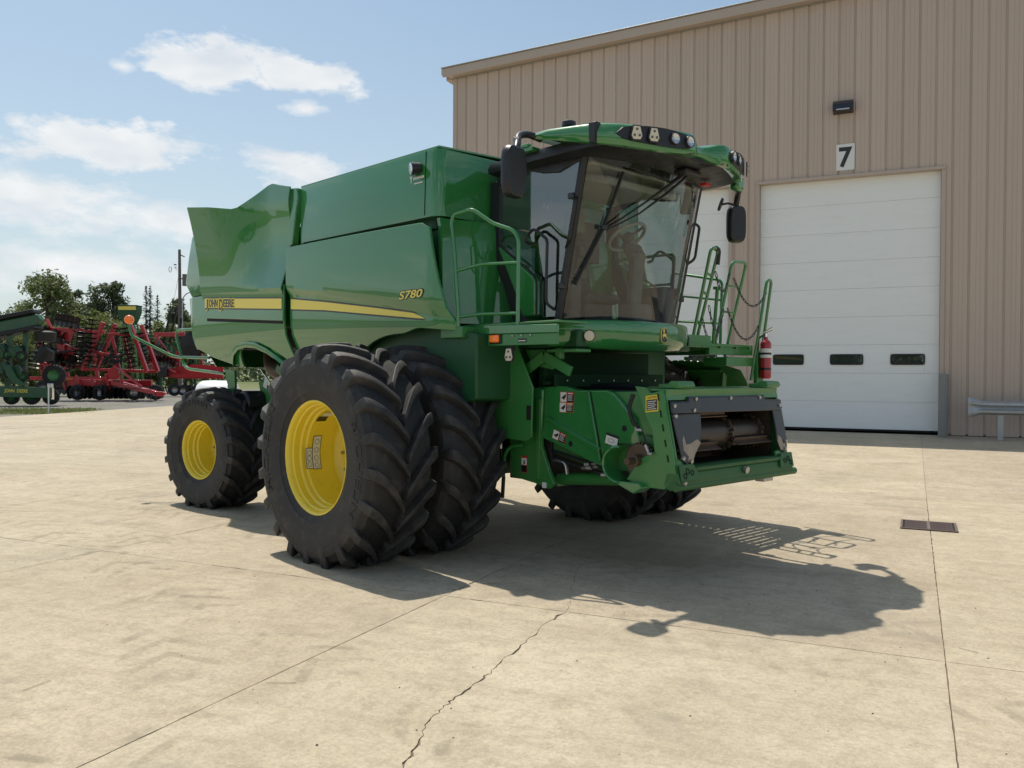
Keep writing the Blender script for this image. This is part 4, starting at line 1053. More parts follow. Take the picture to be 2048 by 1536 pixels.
# antenna puck and small mast
m = MB(); m.lathe([(0, .0), (0, .045), (.03, .05), (.04, .062), (.075, .06), (.085, .045), (.088, 0)], 18, 'Z'); m.build('antenna_puck', 'black_plastic', roof, loc=(1.63, -.96, 3.762))
m = MB(); m.cyl((1.9, .35, 3.74), (1.9, .35, 3.90), .005, 6); m.cyl((1.9, .35, 3.88), (1.9, .35, 3.93), .009, 6); m.build('antenna', 'black_plastic', roof)
m = MB(); m.box((1.16, -1.03, 3.655), (.30, .10, .035)); m.box((1.20, -1.06, 3.69), (.12, .05, .03)); m.build('roof_bracket', 'green_paint', roof, bevel=.006)
m = MB(); m.box((1.96, .62, 3.50), (.07, .09, .03)); m.build('marker_lamp', 'red_decal', roof, bevel=.005)

# mirrors
def mirror(s, c, arm, rz, tilt=0, rnd_=(.24, .40)):
    o = empty('mirror', (0, 0, 0), 0, cmb)
    m = MB(); w, h = rnd_; ring = []
    for dy, k in ((-.045, .80), (-.035, .93), (-.005, 1.0), (.03, 1.0), (.04, .95)):
        row = []
        for q in range(28):
            t = 2 * pi * q / 28; cs, sn = cos(t), sin(t); n = 4.2
            r = (abs(cs) ** n + abs(sn) ** n) ** (-1 / n); row.append((r * cs * w / 2 * k, dy, r * sn * h / 2 * (1 - (1 - k) * .6)))
        ring.append(row)
    m.grid(ring, cv=True); m.add(ring[0], [tuple(range(28))]); m.add(ring[-1], [tuple(range(28))])
    Rm = Euler((tilt, 0, rz)).to_matrix()
    m.v = [tuple(Rm @ Vector(p) + Vector(c)) for p in m.v]; m.build('mirror_shell', 'black_plastic', o, smooth=40)
    g = MB(); g.add([tuple(Rm @ Vector((x_ * .94, .0415, z_ * .96)) + Vector(c)) for x_, _, z_ in ring[-1]], [tuple(range(28))]); g.build('mirror_glass', 'mirror_glass', o, smooth=0)
    a = MB(); a.tube(bend(arm, .07, 5), .030, 12); a.build('mirror_arm', 'black_plastic', o)
    return o
# mirrors face backwards: the glass looks to -u; the shell's +y is turned there
mo = mirror(-1, (1.60, -1.58, 3.315), [(1.44, -1.10, 3.70), (1.40, -1.22, 3.73), (1.42, -1.36, 3.69), (1.53, -1.48, 3.56), (1.57, -1.54, 3.46)], radians(96), 0, (.25, .42))
m = MB(); m.cyl((1.40, -1.40, 3.60), (1.425, -1.37, 3.60), .075, 22); m.build('pivot_disc', 'black_plastic', mo, bevel=.008)
m = MB(); m.cyl((1.45, -1.43, 3.575), (1.48, -1.40, 3.575), .08, 22); m.build('pivot_disc', 'black_plastic', mo, bevel=.008)
mo = mirror(1, (1.85, 1.36, 3.23), [(2.02, 1.00, 3.60), (2.0, 1.18, 3.56), (1.90, 1.30, 3.52), (1.85, 1.35, 3.42)], radians(64), 0, (.20, .38))
m = MB(); m.box((2.0, 1.12, 3.58), (.10, .14, .14)); m.build('mirror_bracket', 'green_paint', mo, bevel=.03)
m = MB(); m.lathe([(-.01, 0), (-.01, .07), (.01, .065), (.012, 0)], 18, 'X'); o = m.build('wide_angle_mirror', 'black_plastic', mo, loc=(1.74, 1.24, 3.43), rot=(0, .35, .5))
m = MB(); m.tube([(1.86, 1.33, 3.42), (1.80, 1.28, 3.44), (1.745, 1.245, 3.43)], .012, 8); m.build('mirror_stalk', 'black_plastic', mo)

# wipers
wp = lambda v, z, off=.035: (ws_u(v, z) + off, v, z)
m = MB(); m.bar(wp(-.545, 3.44), wp(-.66, 2.94), .016, .030, (1, 0, 0)); m.bar(wp(-.66, 2.94), wp(-.83, 2.46, .05), .016, .034, (1, 0, 0)); m.build('wiper_blade', 'rubber_clean', cmb)
m = MB()
for dv, dz in ((0, 0), (.05, -.03)):
    m.tube([(2.10, .10 + dv, 3.50), wp(-.05 + dv, 3.36 + dz, .07), wp(-.40 + dv, 3.13 + dz, .08), wp(-.64, 2.95 + dz * .6, .06)], [.014, .014, .008, .007], 7)
m.build('wiper_arm', 'black_plastic', cmb)
m = MB(); m.box(wp(-.655, 2.955, .055), (.03, .10, .04)); m.build('wiper_joint', 'black_plastic', cmb, bevel=.005)
m = MB(); m.tube([wp(-.50, 3.48, .05), wp(-.2, 3.44, .07), wp(.02, 3.42, .07)], .011, 6); m.tube([wp(.02, 3.42, .07), (2.08, .06, 3.49)], .01, 6); m.build('upper_wiper', 'rubber_clean', cmb)
m = MB(); m.box((2.10, .12, 3.505), (.14, .24, .05)); m.build('wiper_motor_cover', 'black_plastic', cmb, bevel=.015)

# interior
m = MB()
m.box((.98, .02, 2.42), (.50, .52, .10)); m.box((.76, .02, 2.76), (.13, .50, .62), (0, -.14, 0)); m.box((.70, .02, 3.13), (.10, .28, .18), (0, -.12, 0)); m.build('operator_seat', 'seat_cloth', cmb, bevel=.05, seg=3)
m = MB(); m.box((.98, .02, 2.27), (.36, .40, .24)); m.build('seat_base', 'black_plastic', cmb, bevel=.03)
m = MB(); m.box((1.02, -.36, 2.62), (.50, .17, .10)); m.box((1.05, -.36, 2.40), (.30, .14, .38)); m.build('armrest_console', 'cab_trim', cmb, bevel=.02)
m = MB(); m.tube([(1.19, -.36, 2.67), (1.21, -.35, 2.80)], .02, 8); m.box((1.22, -.35, 2.84), (.07, .06, .10)); m.build('control_stick', 'black_plastic', cmb, bevel=.012)
st = empty('steering_wheel', (1.43, .10, 3.00), 0, cmb, rot=(0, radians(-35), 0))
m = MB(); m.tube([(.19 * cos(2 * pi * k / 32), .19 * sin(2 * pi * k / 32), 0) for k in range(32)], .017, 10, closed=True); m.build('rim', 'cab_trim_light', st)
m = MB()
for a in (30, 150, 270): m.bar((0, 0, -.01), (.185 * cos(radians(a)), .185 * sin(radians(a)), 0), .035, .014)
m.cyl((0, 0, -.04), (0, 0, .015), .055, 16); m.build('spokes', 'cab_trim', st)
m = MB(); m.box((1.52, .10, 2.84), (.10, .20, .16), (0, -.5, 0)); m.box((1.53, .10, 2.55), (.10, .15, .60), (0, .12, 0)); m.box((1.52, .12, 2.25), (.2, .3, .2)); m.build('steering_column', 'cab_trim', cmb, bevel=.03)
m = MB(); m.box((1.47, .12, 2.81), (.02, .05, .11)); m.build('column_tag', 'sticker_yellow', cmb)
m = MB(); m.box((1.25, -.55, 3.06), (.03, .26, .20), (0, .1, .6)); m.tube([(1.10, -.52, 2.72), (1.2, -.55, 2.95)], .015, 8); m.build('monitor', 'black_plastic', cmb, bevel=.008)
m = MB(); m.box((.95, -.30, 3.18), (.30, .42, .26), (0, 0, .3)); m.build('overhead_console', 'grey_decal', cmb, bevel=.01)
m = MB(); m.box((1.2, 0, 3.515), (1.1, 1.6, .04)); m.build('headliner', 'cab_trim_light', cmb, bevel=.02)
m = MB(); m.box((1.62, -.05, 3.42), (.30, 1.1, .07), (0, .25, 0)); m.build('sun_visor', 'cab_trim_light', cmb, bevel=.02)
m = MB(); m.box((1.20, .70, 2.36), (.60, .18, .40)); m.build('side_console', 'black_plastic', cmb, bevel=.03)
m = MB(); m.box((1.62, .80, 3.40), (.12, .10, .22), (0, 0, .4)); m.build('corner_trim', 'cab_trim_light', cmb, bevel=.02)
m = MB(); m.box((.70, .35, 3.05), (.05, .35, .42)); m.build('rear_bulkhead_box', 'cab_trim', cmb, bevel=.01)
for (u, v, z) in ((.93, -.52, 3.28), (.97, -.52, 3.25)):
    m = MB(); m.box((u, v, z), (.004, .05, .05), (0, 0, .3)); m.build('notice', 'white_decal', cmb, smooth=0)

# green nose under the windshield
def nose_u(v, z):
    f = curve1([(1.86, .60), (1.90, .78), (1.97, .93), (2.05, 1.0), (2.10, .985), (2.135, .90), (2.16, .70)])(z)
    base = 1.40 + .47 * (1 - (abs(v) / .93) ** 2.6)
    return base + .07 * f - (0.12 if z < 1.93 else 0) * (1.93 - z) / .07 * .5
vs_ = [lerp(-.93, .93, k / 36) for k in range(37)]
def nose_z(v, f):
    zt = 2.155 - .012 * (v + .93) * 0; zb = 1.93 - .045 * (1 - (abs(v) / .93) ** 2)
    return lerp(zb, zt, f)
rows = []
for f in (0, .08, .2, .4, .6, .75, .86, .94, 1.0):
    rows.append([(nose_u(v, lerp(1.86, 2.16, f)), v, nose_z(v, f)) for v in vs_])
m = MB(); m.sheet(rows, (-.05, 0, 0)); nose = m.build('cab_nose', 'green_paint', cmb, smooth=40, bevel=.012)
m = MB(); m.box((1.2, 0, 1.99), (.9, 1.7, .16)); m.build('cab_mount', 'dark_green', cmb, bevel=.02)
# head lamp, second lamp and maker's badge on the nose
def on_nose(v, z, off=.0):
    zz = lerp(1.86, 2.16, (z - nose_z(v, 0)) / (nose_z(v, 1) - nose_z(v, 0)))
    p = Vector((nose_u(v, zz), v, z)); q = Vector((nose_u(v + .02, zz), v + .02, z)); w = Vector((nose_u(v, zz + .01), v, z + .01))
    n = (q - p).cross(w - p).normalized(); n = n if n.x > 0 else -n
    return p + n * off, n
for s in (-1, 1):
    p, n = on_nose(s * .735, 2.015, .004); R = n.to_track_quat('Y', 'Z').to_matrix().to_4x4(); R.translation = p
    m = MB(); m.lathe([(-.02, .052), (.01, .052), (.012, .046)], 22, 'Y'); m.v = [tuple(R @ Vector(q)) for q in m.v]; m.build('lamp_bezel', 'black_plastic', nose)
    m = MB(); m.lathe([(.009, .046), (.014, .03), (.016, .0005)], 22, 'Y'); m.v = [tuple(R @ Vector(q)) for q in m.v]; m.build('headlamp', 'reflector_plate', nose)
p, n = on_nose(0.0, 2.035, .006); ey = Vector((0, 0, 1)); ex = ey.cross(n).normalized(); F4 = frame4(p, ex, ey)
def rr2(w, h, r, n_=5):
    return [(cx + r * cos(radians(t0 + 90 * k / n_)), cy + r * sin(radians(t0 + 90 * k / n_))) for cx, cy, t0 in ((w / 2 - r, h / 2 - r, 0), (-w / 2 + r, h / 2 - r, 90), (-w / 2 + r, -h / 2 + r, 180), (w / 2 - r, -h / 2 + r, 270)) for k in range(n_ + 1)]
F3 = F4.to_3x3()
def on4(a, b_, d): return F4 @ Vector((a, b_, d))
m = MB(); m.prism(rr2(.094, .138, .034), (-.004, .004), on4); m.build('badge_rim', 'yellow_decal', nose)
m = MB(); m.prism(rr2(.084, .128, .030), (.0042, .006), on4); m.build('badge_field', 'black_decal', nose, smooth=0)
DEER = [(-.032, .006), (-.022, .012), (-.012, .012), (-.014, .030), (-.022, .034), (-.020, .042), (-.026, .050), (-.016, .056), (-.004, .058), (0, .048), (.004, .040), (-.006, .036), (-.004, .016), (.012, .014), (.016, .024), (.020, .012), (.024, .000), (.038, -.028), (.034, -.030), (.014, -.010), (-.006, -.010), (-.018, -.004), (-.022, -.012), (-.012, -.026), (-.018, -.026), (-.030, -.012)]
m = MB(); m.prism(DEER, (.0062, .0075), on4); m.build('badge_deer', 'yellow_decal', nose, smooth=0)

# ------------------------------------------------------------------ near-side deck, rail, lamps
m = MB(); m.box((1.13, -1.08, 2.115), (1.36, .36, .02)); m.build('deck', 'green_frame', cmb, bevel=.004)
m = MB(); m.prism([(.46, 2.125), (1.80, 2.09), (1.80, 2.02), (.46, 2.035)], (-1.275, -1.245), lambda a, c, d: (a, d, c)); m.build('deck_edge', 'green_paint', cmb, bevel=.006)
m = MB(); m.prism([(.86, 2.03), (1.79, 2.018), (1.79, 1.925), (1.0, 1.925), (.86, 1.935)], (-1.262, -1.235), lambda a, c, d: (a, d, c)); m.build('deck_skirt', 'green_frame', cmb, bevel=.004)
m = MB(); m.box((1.055, -1.268, 1.985), (.15, .02, .085)); lamp = m.build('side_marker_housing', 'black_plastic', cmb, bevel=.008)
m = MB(); m.box((1.055, -1.285, 1.987), (.115, .03, .066)); m.build('amber_lens', 'amber_lens', lamp, bevel=.012)
m = MB(); m.box((1.385, -1.2635, 1.965), (.10, .006, .035)); m.build('capacity_plate', 'black_decal', cmb, bevel=.002)
m = MB(); m.box((1.385, -1.267, 1.962), (.085, .003, .007)); m.build('plate_line', 'white_decal', cmb, smooth=0)
for u in (1.27, 1.38, 1.49):
    m = MB(); m.cyl((u, -1.26, 2.008), (u, -1.272, 2.008), .010, 6); m.build('deck_bolt', 'steel', cmb)
plate(cmb, (1.20, -1.245, 1.845), (.15, -1, 0), .085, .105)
m = MB(); m.box((1.19, -1.21, 1.91), (.06, .05, .06)); m.build('plate_bracket', 'black_plastic', cmb)
m = MB()
m.tube(bend([(.725, -1.42, 2.06), (.725, -1.42, 2.22), (.665, -1.42, 2.80), (.625, -1.42, 3.06), (.655, -1.415, 3.115), (.86, -1.38, 3.14), (1.07, -1.32, 2.995), (1.27, -1.27, 2.92), (1.33, -1.26, 2.84), (1.325, -1.26, 2.10)], .05), .0185, 10)
m.tube(bend([(.685, -1.42, 2.60), (.95, -1.35, 2.645), (1.325, -1.26, 2.635)], .05), .015, 8); m.tube(bend([(.725, -1.42, 2.185), (.95, -1.35, 2.205), (1.325, -1.26, 2.20)], .05), .015, 8)
m.build('handrail', 'green_paint', cmb, smooth=50)
m = MB(); m.prism([(.50, 2.10), (.80, 2.10), (.80, 2.00), (.50, 2.00)], (-1.44, -1.27), lambda a, c, d: (a, d, c)); m.build('rail_foot', 'green_frame', cmb, bevel=.005)
# plate behind the inner tyre and the lower corner of the frame
m = MB(); m.prism([(-.5, 2.05), (1.00, 2.05), (1.05, 1.90), (1.235, 1.56), (1.225, 1.11), (1.15, 1.075), (.70, 1.09), (-.5, 1.2)], (-.985, -.965), lambda a, c, d: (a, d, c)); m.build('fender_plate', 'green_frame', cmb, bevel=.004)
m = MB(); m.box((1.195, -.99, 1.33), (.045, .012, .13)); m.build('plate_slot', 'dark_void', cmb, smooth=0)

# ------------------------------------------------------------------ feeder house
FZ = lambda z: 2.58 + (1.55 - z) * .2         # front face leans forward at the foot
fh_side = lambda s, poly, d0, d1: None
# trunk of the feeder house
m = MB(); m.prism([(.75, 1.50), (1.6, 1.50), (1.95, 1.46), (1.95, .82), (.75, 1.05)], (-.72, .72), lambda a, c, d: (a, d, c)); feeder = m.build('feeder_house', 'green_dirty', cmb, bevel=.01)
# moulded cover on the near side with pressed ribs
COV = [(1.06, 1.52), (1.08, 1.555), (1.40, 1.575), (1.48, 1.57), (1.60, 1.54), (1.94, 1.545), (2.02, 1.515), (2.235, 1.315), (2.29, 1.115), (2.27, 1.095), (2.05, 1.10), (1.93, .93), (1.89, .89), (1.61, .97), (1.17, 1.10), (1.06, 1.14)]
m = MB(); m.prism(COV, (-.70, -.80), lambda a, c, d: (a, d, c)); cover = m.build('drive_cover', 'green_paint', cmb, bevel=.028, seg=3)
m = MB(); m.prism([(1.25, 1.27), (1.27, 1.295), (1.885, 1.055), (1.87, 1.010)], (-.798, -.830), lambda a, c, d: (a, d, c)); m.build('pressed_rib', 'green_paint', cover, bevel=.006)
m = MB(); m.bar((1.735, -.806, 1.53), (1.875, -.806, .94), .034, .030, (0, 1, 0)); m.build('cover_seam', 'green_paint', cover, bevel=.006)
m = MB(); m.bar((1.76, -.8015, 1.53), (1.90, -.8015, .94), .008, .006, (0, 1, 0)); m.build('seam_line', 'dark_void', cover, smooth=0)
m = MB(); m.prism([(1.06, 1.50), (1.14, 1.545), (1.22, 1.545), (1.20, 1.18), (1.16, 1.11), (1.07, 1.14)], (-.80, -.835), lambda a, c, d: (a, d, c)); m.build('cover_bulge', 'green_paint', cover, bevel=.03, seg=3)
for u, z in ((1.53, 1.065), (2.13, 1.23)):
    m = MB(); m.cyl((u, -.79, z), (u, -.8015, z), .026, 14); m.build('access_hole', 'dark_void', cover)
# warning decals: white pictogram half, black text half, coloured header
def warning(parent, c, w, h, head, tilt=0, v=-.802, ori=None):
    ex = Vector((cos(tilt), 0, sin(tilt))); ey = Vector((-sin(tilt), 0, cos(tilt)))
    P = lambda a, b_, d: tuple(Vector((c[0], v - d, c[1])) + ex * a + ey * b_)
    def rect(a0, a1, b0, b1, d, nm, mt):
        m = MB(); m.prism([(a0 * w, b0 * h), (a1 * w, b0 * h), (a1 * w, b1 * h), (a0 * w, b1 * h)], (d - .0015, d), P); m.build(nm, mt, parent, smooth=0)
    rect(-.53, .53, -.54, .54, .002, 'decal_border', head); rect(-.5, -.04, -.5, .5, .0035, 'pictogram_field', 'white_decal')
    rect(0, .5, -.5, .28, .0035, 'text_field', 'black_decal')
    m = MB(); m.prism([(-.44 * w, -.1 * h), (-.30 * w, .05 * h), (-.10 * w, .34 * h), (-.07 * w, .02 * h), (-.16 * w, -.12 * h), (-.20 * w, -.30 * h), (-.30 * w, -.18 * h)], (.0036, .005), P); m.build('pictogram', 'black_decal', parent, smooth=0)
    m = MB()
    for k in range(5): m.prism([(.06 * w, (.18 - k * .13) * h), ((.44 - .05 * (k % 2)) * w, (.18 - k * .13) * h), ((.44 - .05 * (k % 2)) * w, (.225 - k * .13) * h), (.06 * w, (.225 - k * .13) * h)], (.0036, .005), P)
    m.build('decal_text', 'white_decal', parent, smooth=0)
    m = MB(); m.prism([(.08 * w, .36 * h), (.44 * w, .36 * h), (.44 * w, .45 * h), (.08 * w, .45 * h)], (.0022, .0036), P); m.build('decal_header', 'white_decal', parent, smooth=0)
warning(cover, (1.487, 1.475), .155, .085, 'red_decal'); warning(cover, (1.480, 1.383), .155, .082, 'orange_decal'); warning(cover, (1.395, 1.122), .15, .078, 'red_decal', -.30)
m = MB(); ex = Vector((cos(-.22), 0, sin(-.22))); ey = Vector((sin(.22), 0, cos(.22)))
PQ = lambda a, b_, d: tuple(Vector((2.00, -.803 - d, 1.125)) + ex * a + ey * b_)
m.prism([(-.07, -.045), (.07, -.045), (.07, .05), (-.07, .05)], (0, .002), PQ); m.build('decal_border', 'black_decal', cover, smooth=0)
m = MB(); m.prism([(-.066, -.042), (.064, -.042), (.064, .028), (-.066, .028)], (.002, .0035), PQ); m.build('chain_decal', 'white_decal', cover, smooth=0)
m = MB(); m.tube([PQ(.035 * cos(t) - .005, .014 * sin(t) - .006, .004) for t in [2 * pi * k / 16 for k in range(16)]], .002, 4, closed=True); m.build('chain_symbol', 'grey_decal', cover, smooth=0)
m = MB(); m.prism([(1.85, 1.53), (2.32, 1.54), (2.40, 1.40), (2.52, 1.22), (2.54, .90), (1.95, .86), (1.85, 1.0)], (-.742, -.755), lambda a, c, d: (a, d, c)); m.build('inner_side_plate', 'green_frame', cmb, bevel=.004)
# C-shaped guard round the drive sprocket
gc = (2.20, .965)
rows = []
for v in (-.72, -.80, -.89, -.96):
    row = []
    for k in range(15):
        t = radians(88 + 178 * k / 14); r = .165
        row.append((gc[0] + r * 1.0 * cos(t) - .03 * (v + .72) * 0, v, gc[1] - .02 + r * .88 * sin(t)))
    rows.append(row)
m = MB(); m.sheet(rows, (0, .0, .004)); guard = m.build('sprocket_guard', 'green_paint', cmb, smooth=50)
m = MB(); m.tube([Vector(p) for p in rows[-1]], .012, 8); m.build('guard_edge', 'green_paint', guard)
m = MB(); m.prism([(2.12, .83), (2.40, .83), (2.42, .79), (2.34, .74), (2.2, .79)], (-.80, -.95), lambda a, c, d: (a, d, c - .02)); m.build('guard_flap', 'green_paint', guard, bevel=.01)
m = MB(); m.lathe([(-.80, .0), (-.80, .13), (-.86, .13), (-.86, .05), (-.93, .045), (-.94, 0)], 26, 'Y', c=(2.33, 0, .985))
for k in range(26):
    t = 2 * pi * k / 26; m.box((2.33 + .135 * cos(t), -.83, .985 + .135 * sin(t)), (.02, .025, .02), (0, -t, 0))
m.cyl((2.33, -.7, .985), (2.33, -1.02, .985), .028, 14); m.build('drive_sprocket', 'worn_steel', cmb)
m = MB(); m.cyl((2.33, -.74, .985), (2.33, -.79, .985), .20, 28); m.build('sprocket_backing', 'green_dirty', cmb)
# front frame: side plates, top tube, bottom lip
for s in (-1, 1):
    m = MB(); m.prism([(2.30, 1.585), (2.40, 1.575), (2.46, 1.53), (2.575, 1.555), (FZ(.97), .965), (FZ(.90), .90), (2.60, .775), (2.44, .775), (2.22, .82), (2.36, 1.0), (2.50, 1.07), (2.475, 1.23), (2.40, 1.36), (2.35, 1.50)], (s * .885, s * .862), lambda a, c, d: (a, d, c)); sp = m.build('frame_side_plate', 'green_frame', cmb, bevel=.004)
    for z in (1.50, 1.37, 1.26, 1.14, 1.02):
        m = MB(); m.box((FZ(z) - .055, s * .887, z), (.013, .004, .055), (0, -.2, 0)); m.build('plate_slot', 'dark_void', sp, smooth=0)
    if s < 0:
        # caution decal, yellow with text
        PC = lambda a, b_, d: (2.475 + a, -.8865 - d, 1.455 + b_ + a * .12)
        m = MB(); m.prism([(-.062, -.072), (.062, -.072), (.062, .06), (-.062, .06)], (0, .0015), PC); m.build('caution_decal', 'sticker_yellow', sp, smooth=0)
        m = MB(); m.prism([(-.052, -.06), (.052, -.06), (.052, .025), (-.052, .025)], (.0016, .003), PC); m.build('decal_field', 'black_decal', sp, smooth=0)
        m = MB()
        for k in range(5): m.prism([(-.043, .008 - k * .015), (.043 - .012 * (k % 2), .008 - k * .015), (.043 - .012 * (k % 2), .013 - k * .015), (-.043, .013 - k * .015)], (.0031, .0045), PC)
        m.build('decal_text', 'white_decal', sp, smooth=0)
        lettering('decal_heading', 'CAUTION', 'black_decal', sp, frame4((2.475, -.889, 1.498), (1, 0, .12), (0, 0, 1)), fit=(.09, .018), size=.1, depth=.0006)
def fpt(v, z, off=0): return (FZ(z) + off, v, z - off * .2)
m = MB()
m.prism([(2.30, 1.575), (2.44, 1.565), (2.60, 1.565), (2.585, 1.48), (2.555, 1.48), (2.56, 1.545), (2.32, 1.55)], (-.86, .86), lambda a, c, d: (a, d, c)); m.build('frame_top', 'green_frame', cmb, bevel=.005)
for v in (-.64, .735):
    m = MB(); m.prism([(2.44, 1.568), (2.62, 1.568), (2.64, 1.59), (2.62, 1.625), (2.56, 1.63), (2.52, 1.60), (2.44, 1.605)], (v - .115, v + .115), lambda a, c, d: (a, d, c)); m.build('header_hook', 'green_frame', cmb, bevel=.006)
# green facing frame round the black wear plate
def face(poly, d0, d1, name, mt, **k):
    m = MB(); m.prism(poly, (d0, d1), lambda a, c, d: fpt(a, c, d)); return m.build(name, mt, cmb, **k)
face([(-.862, 1.545), (.862, 1.545), (.862, 1.475), (-.862, 1.475)], -.02, .004, 'face_header', 'green_frame', bevel=.004)
for s in (-1, 1):
    face([(s * .862, 1.475), (s * .862, .84), (s * .66, .84), (s * .66, .99), (s * .84, 1.02), (s * .845, 1.475)], -.02, .004, 'face_side', 'green_frame', bevel=.004)
# black wear plate: a bent surround with cheeks that taper to the foot
pl = face([(-.845, 1.472), (-.60, 1.472), (-.60, 1.505), (.60, 1.505), (.60, 1.472), (.88, 1.462), (.88, 1.372), (.70, 1.362), (-.445, 1.372), (-.845, 1.372)], .006, .03, 'wear_plate', 'black_steel', bevel=.012)
face([(-.845, 1.37), (-.445, 1.37), (-.475, 1.21), (-.515, 1.14), (-.63, 1.045), (-.645, .985), (-.74, .965), (-.80, 1.01)], .006, .022, 'wear_cheek', 'black_steel', bevel=.008)
face([(.705, 1.37), (.878, 1.37), (.878, 1.09), (.86, 1.03), (.80, .98), (.73, 1.0), (.70, 1.10), (.715, 1.20)], .006, .022, 'wear_cheek', 'black_steel', bevel=.008)
mat('bare_metal', (.36, .29, .22), .45, metal=.4, var=.35, vscale=14, dirt=(.30, .16, .07), dirt_amt=.9, dirt_scale=9)
face([(-.515, 1.138), (-.62, 1.05), (-.66, 1.0), (-.70, .985), (-.735, 1.005), (-.71, 1.035), (-.765, 1.09), (-.76, 1.17), (-.735, 1.20), (-.72, 1.13), (-.66, 1.135), (-.56, 1.165)], .0225, .0235, 'worn_patch', 'bare_metal', smooth=0)
face([(.722, 1.14), (.70, 1.09), (.73, 1.01), (.80, 1.0), (.845, 1.09), (.80, 1.06), (.77, 1.12)], .0225, .0235, 'worn_patch', 'bare_metal', smooth=0)
for v, z in ((-.50, 1.49), (.02, 1.49), (.50, 1.488), (-.81, 1.44), (-.55, 1.40), (-.815, 1.36), (.83, 1.41), (-.80, 1.03), (-.70, 1.00), (.835, 1.08), (.80, 1.02)):
    m = MB(); m.cyl(fpt(v, z, .022), fpt(v, z, .042), .017, 6); m.build('plate_bolt', 'steel', cmb)
mat('throat_dirt', (.030, .022, .014), .85, var=.4, vscale=8, dirt=(.08, .055, .03), dirt_amt=.6, dirt_scale=6)
# mouth: dark throat, conveyor drum, chains and slats
m = MB()
for s in (-1, 1): m.box((2.30, s * .735, 1.15), (.6, .03, .62))
m.box((2.25, 0, 1.43), (.6, 1.5, .04)); m.box((1.98, 0, 1.15), (.04, 1.44, .62)); m.box((2.36, 0, .865), (.56, 1.45, .03), (0, .12, 0)); m.build('throat', 'throat_dirt', cmb, smooth=0)
mat('drum_steel', (.075, .06, .05), .42, metal=.6, var=.3, vscale=6, dirt=(.035, .025, .018), dirt_amt=.8, dirt_scale=5)
m = MB(); m.cyl((2.44, -.72, 1.165), (2.44, .72, 1.165), .125, 30); drum = m.build('conveyor_drum', 'drum_steel', cmb)
for v in (-.42, .13, .62):
    m = MB()
    for k in range(22):
        t = 2 * pi * k / 22; m.box((2.44 + .142 * cos(t), v + (.012 if k % 2 else -.012), 1.165 + .142 * sin(t)), (.03, .018, .03), (0, -t, 0))
    m.build('drive_chain', 'worn_steel', drum)
def slat(v0, v1, ang, nm):
    c, s_ = cos(ang), sin(ang); m = MB()
    m.box((2.44 + .165 * c, (v0 + v1) / 2, 1.165 + .165 * s_), (.012, v1 - v0, .07), (0, -ang, 0)); m.box((2.44 + .20 * c, (v0 + v1) / 2, 1.165 + .20 * s_), (.06, v1 - v0, .008), (0, -ang, 0))
    m.build(nm, 'worn_steel', drum, bevel=.003)
slat(-.45, .16, radians(78), 'slat'); slat(-.70, -.14, radians(-28), 'slat'); slat(.12, .68, radians(-22), 'slat'); slat(-.68, .68, radians(150), 'slat'); slat(-.68, .1, radians(215), 'slat')
# floor lip and lower beam
m = MB(); m.prism([(2.45, .93), (2.70, .955), (2.745, .945), (2.74, .915), (2.70, .925), (2.45, .90)], (-.655, .74), lambda a, c, d: (a, d, c)); m.build('floor_lip', 'green_dirty', cmb, bevel=.004)
m = MB(); m.prism([(2.62, .915), (2.725, .915), (2.745, .85), (2.735, .79), (2.65, .765), (2.58, .80)], (-.885, .90), lambda a, c, d: (a, d, c)); m.build('lower_beam', 'green_dirty', cmb, bevel=.01)
m = MB(); m.cyl((2.715, -.90, .80), (2.715, .97, .80), .032, 14); m.build('latch_shaft', 'green_dirty', cmb)
m = MB(); m.box((2.66, .53, .752), (.09, .16, .035)); m.build('sensor', 'steel', cmb, bevel=.006)
for s in (-1, 1):
    m = MB(); m.prism([(s * .88, .90), (s * .88, .985), (s * .69, .985), (s * .655, .93), (s * .64, .86), (s * .88, .86)], (.032, .046), lambda a, c, d: fpt(a, c, d)); m.build('corner_plate', 'green_dirty', cmb, bevel=.004)
    for v, z in ((.83, .90), (.79, .935), (.73, .92)):
        m = MB(); m.tube([fpt(s * v + .02 * cos(t), z + .02 * sin(t), .048) for t in [2 * pi * k / 14 for k in range(14)]], .004, 5, closed=True); m.build('pin_hole', 'dark_void', cmb, smooth=0)
m = MB(); m.cyl(fpt(.06, .885, .03), fpt(.06, .885, .06), .03, 14); m.build('beam_plug', 'steel', cmb)
m = MB(); m.cyl(fpt(-.84, .845, .02), fpt(-.84, .845, .05), .016, 10); m.build('pin', 'steel', cmb)
mat('shade_green', (.006, .035, .012), .75, spec=.2)
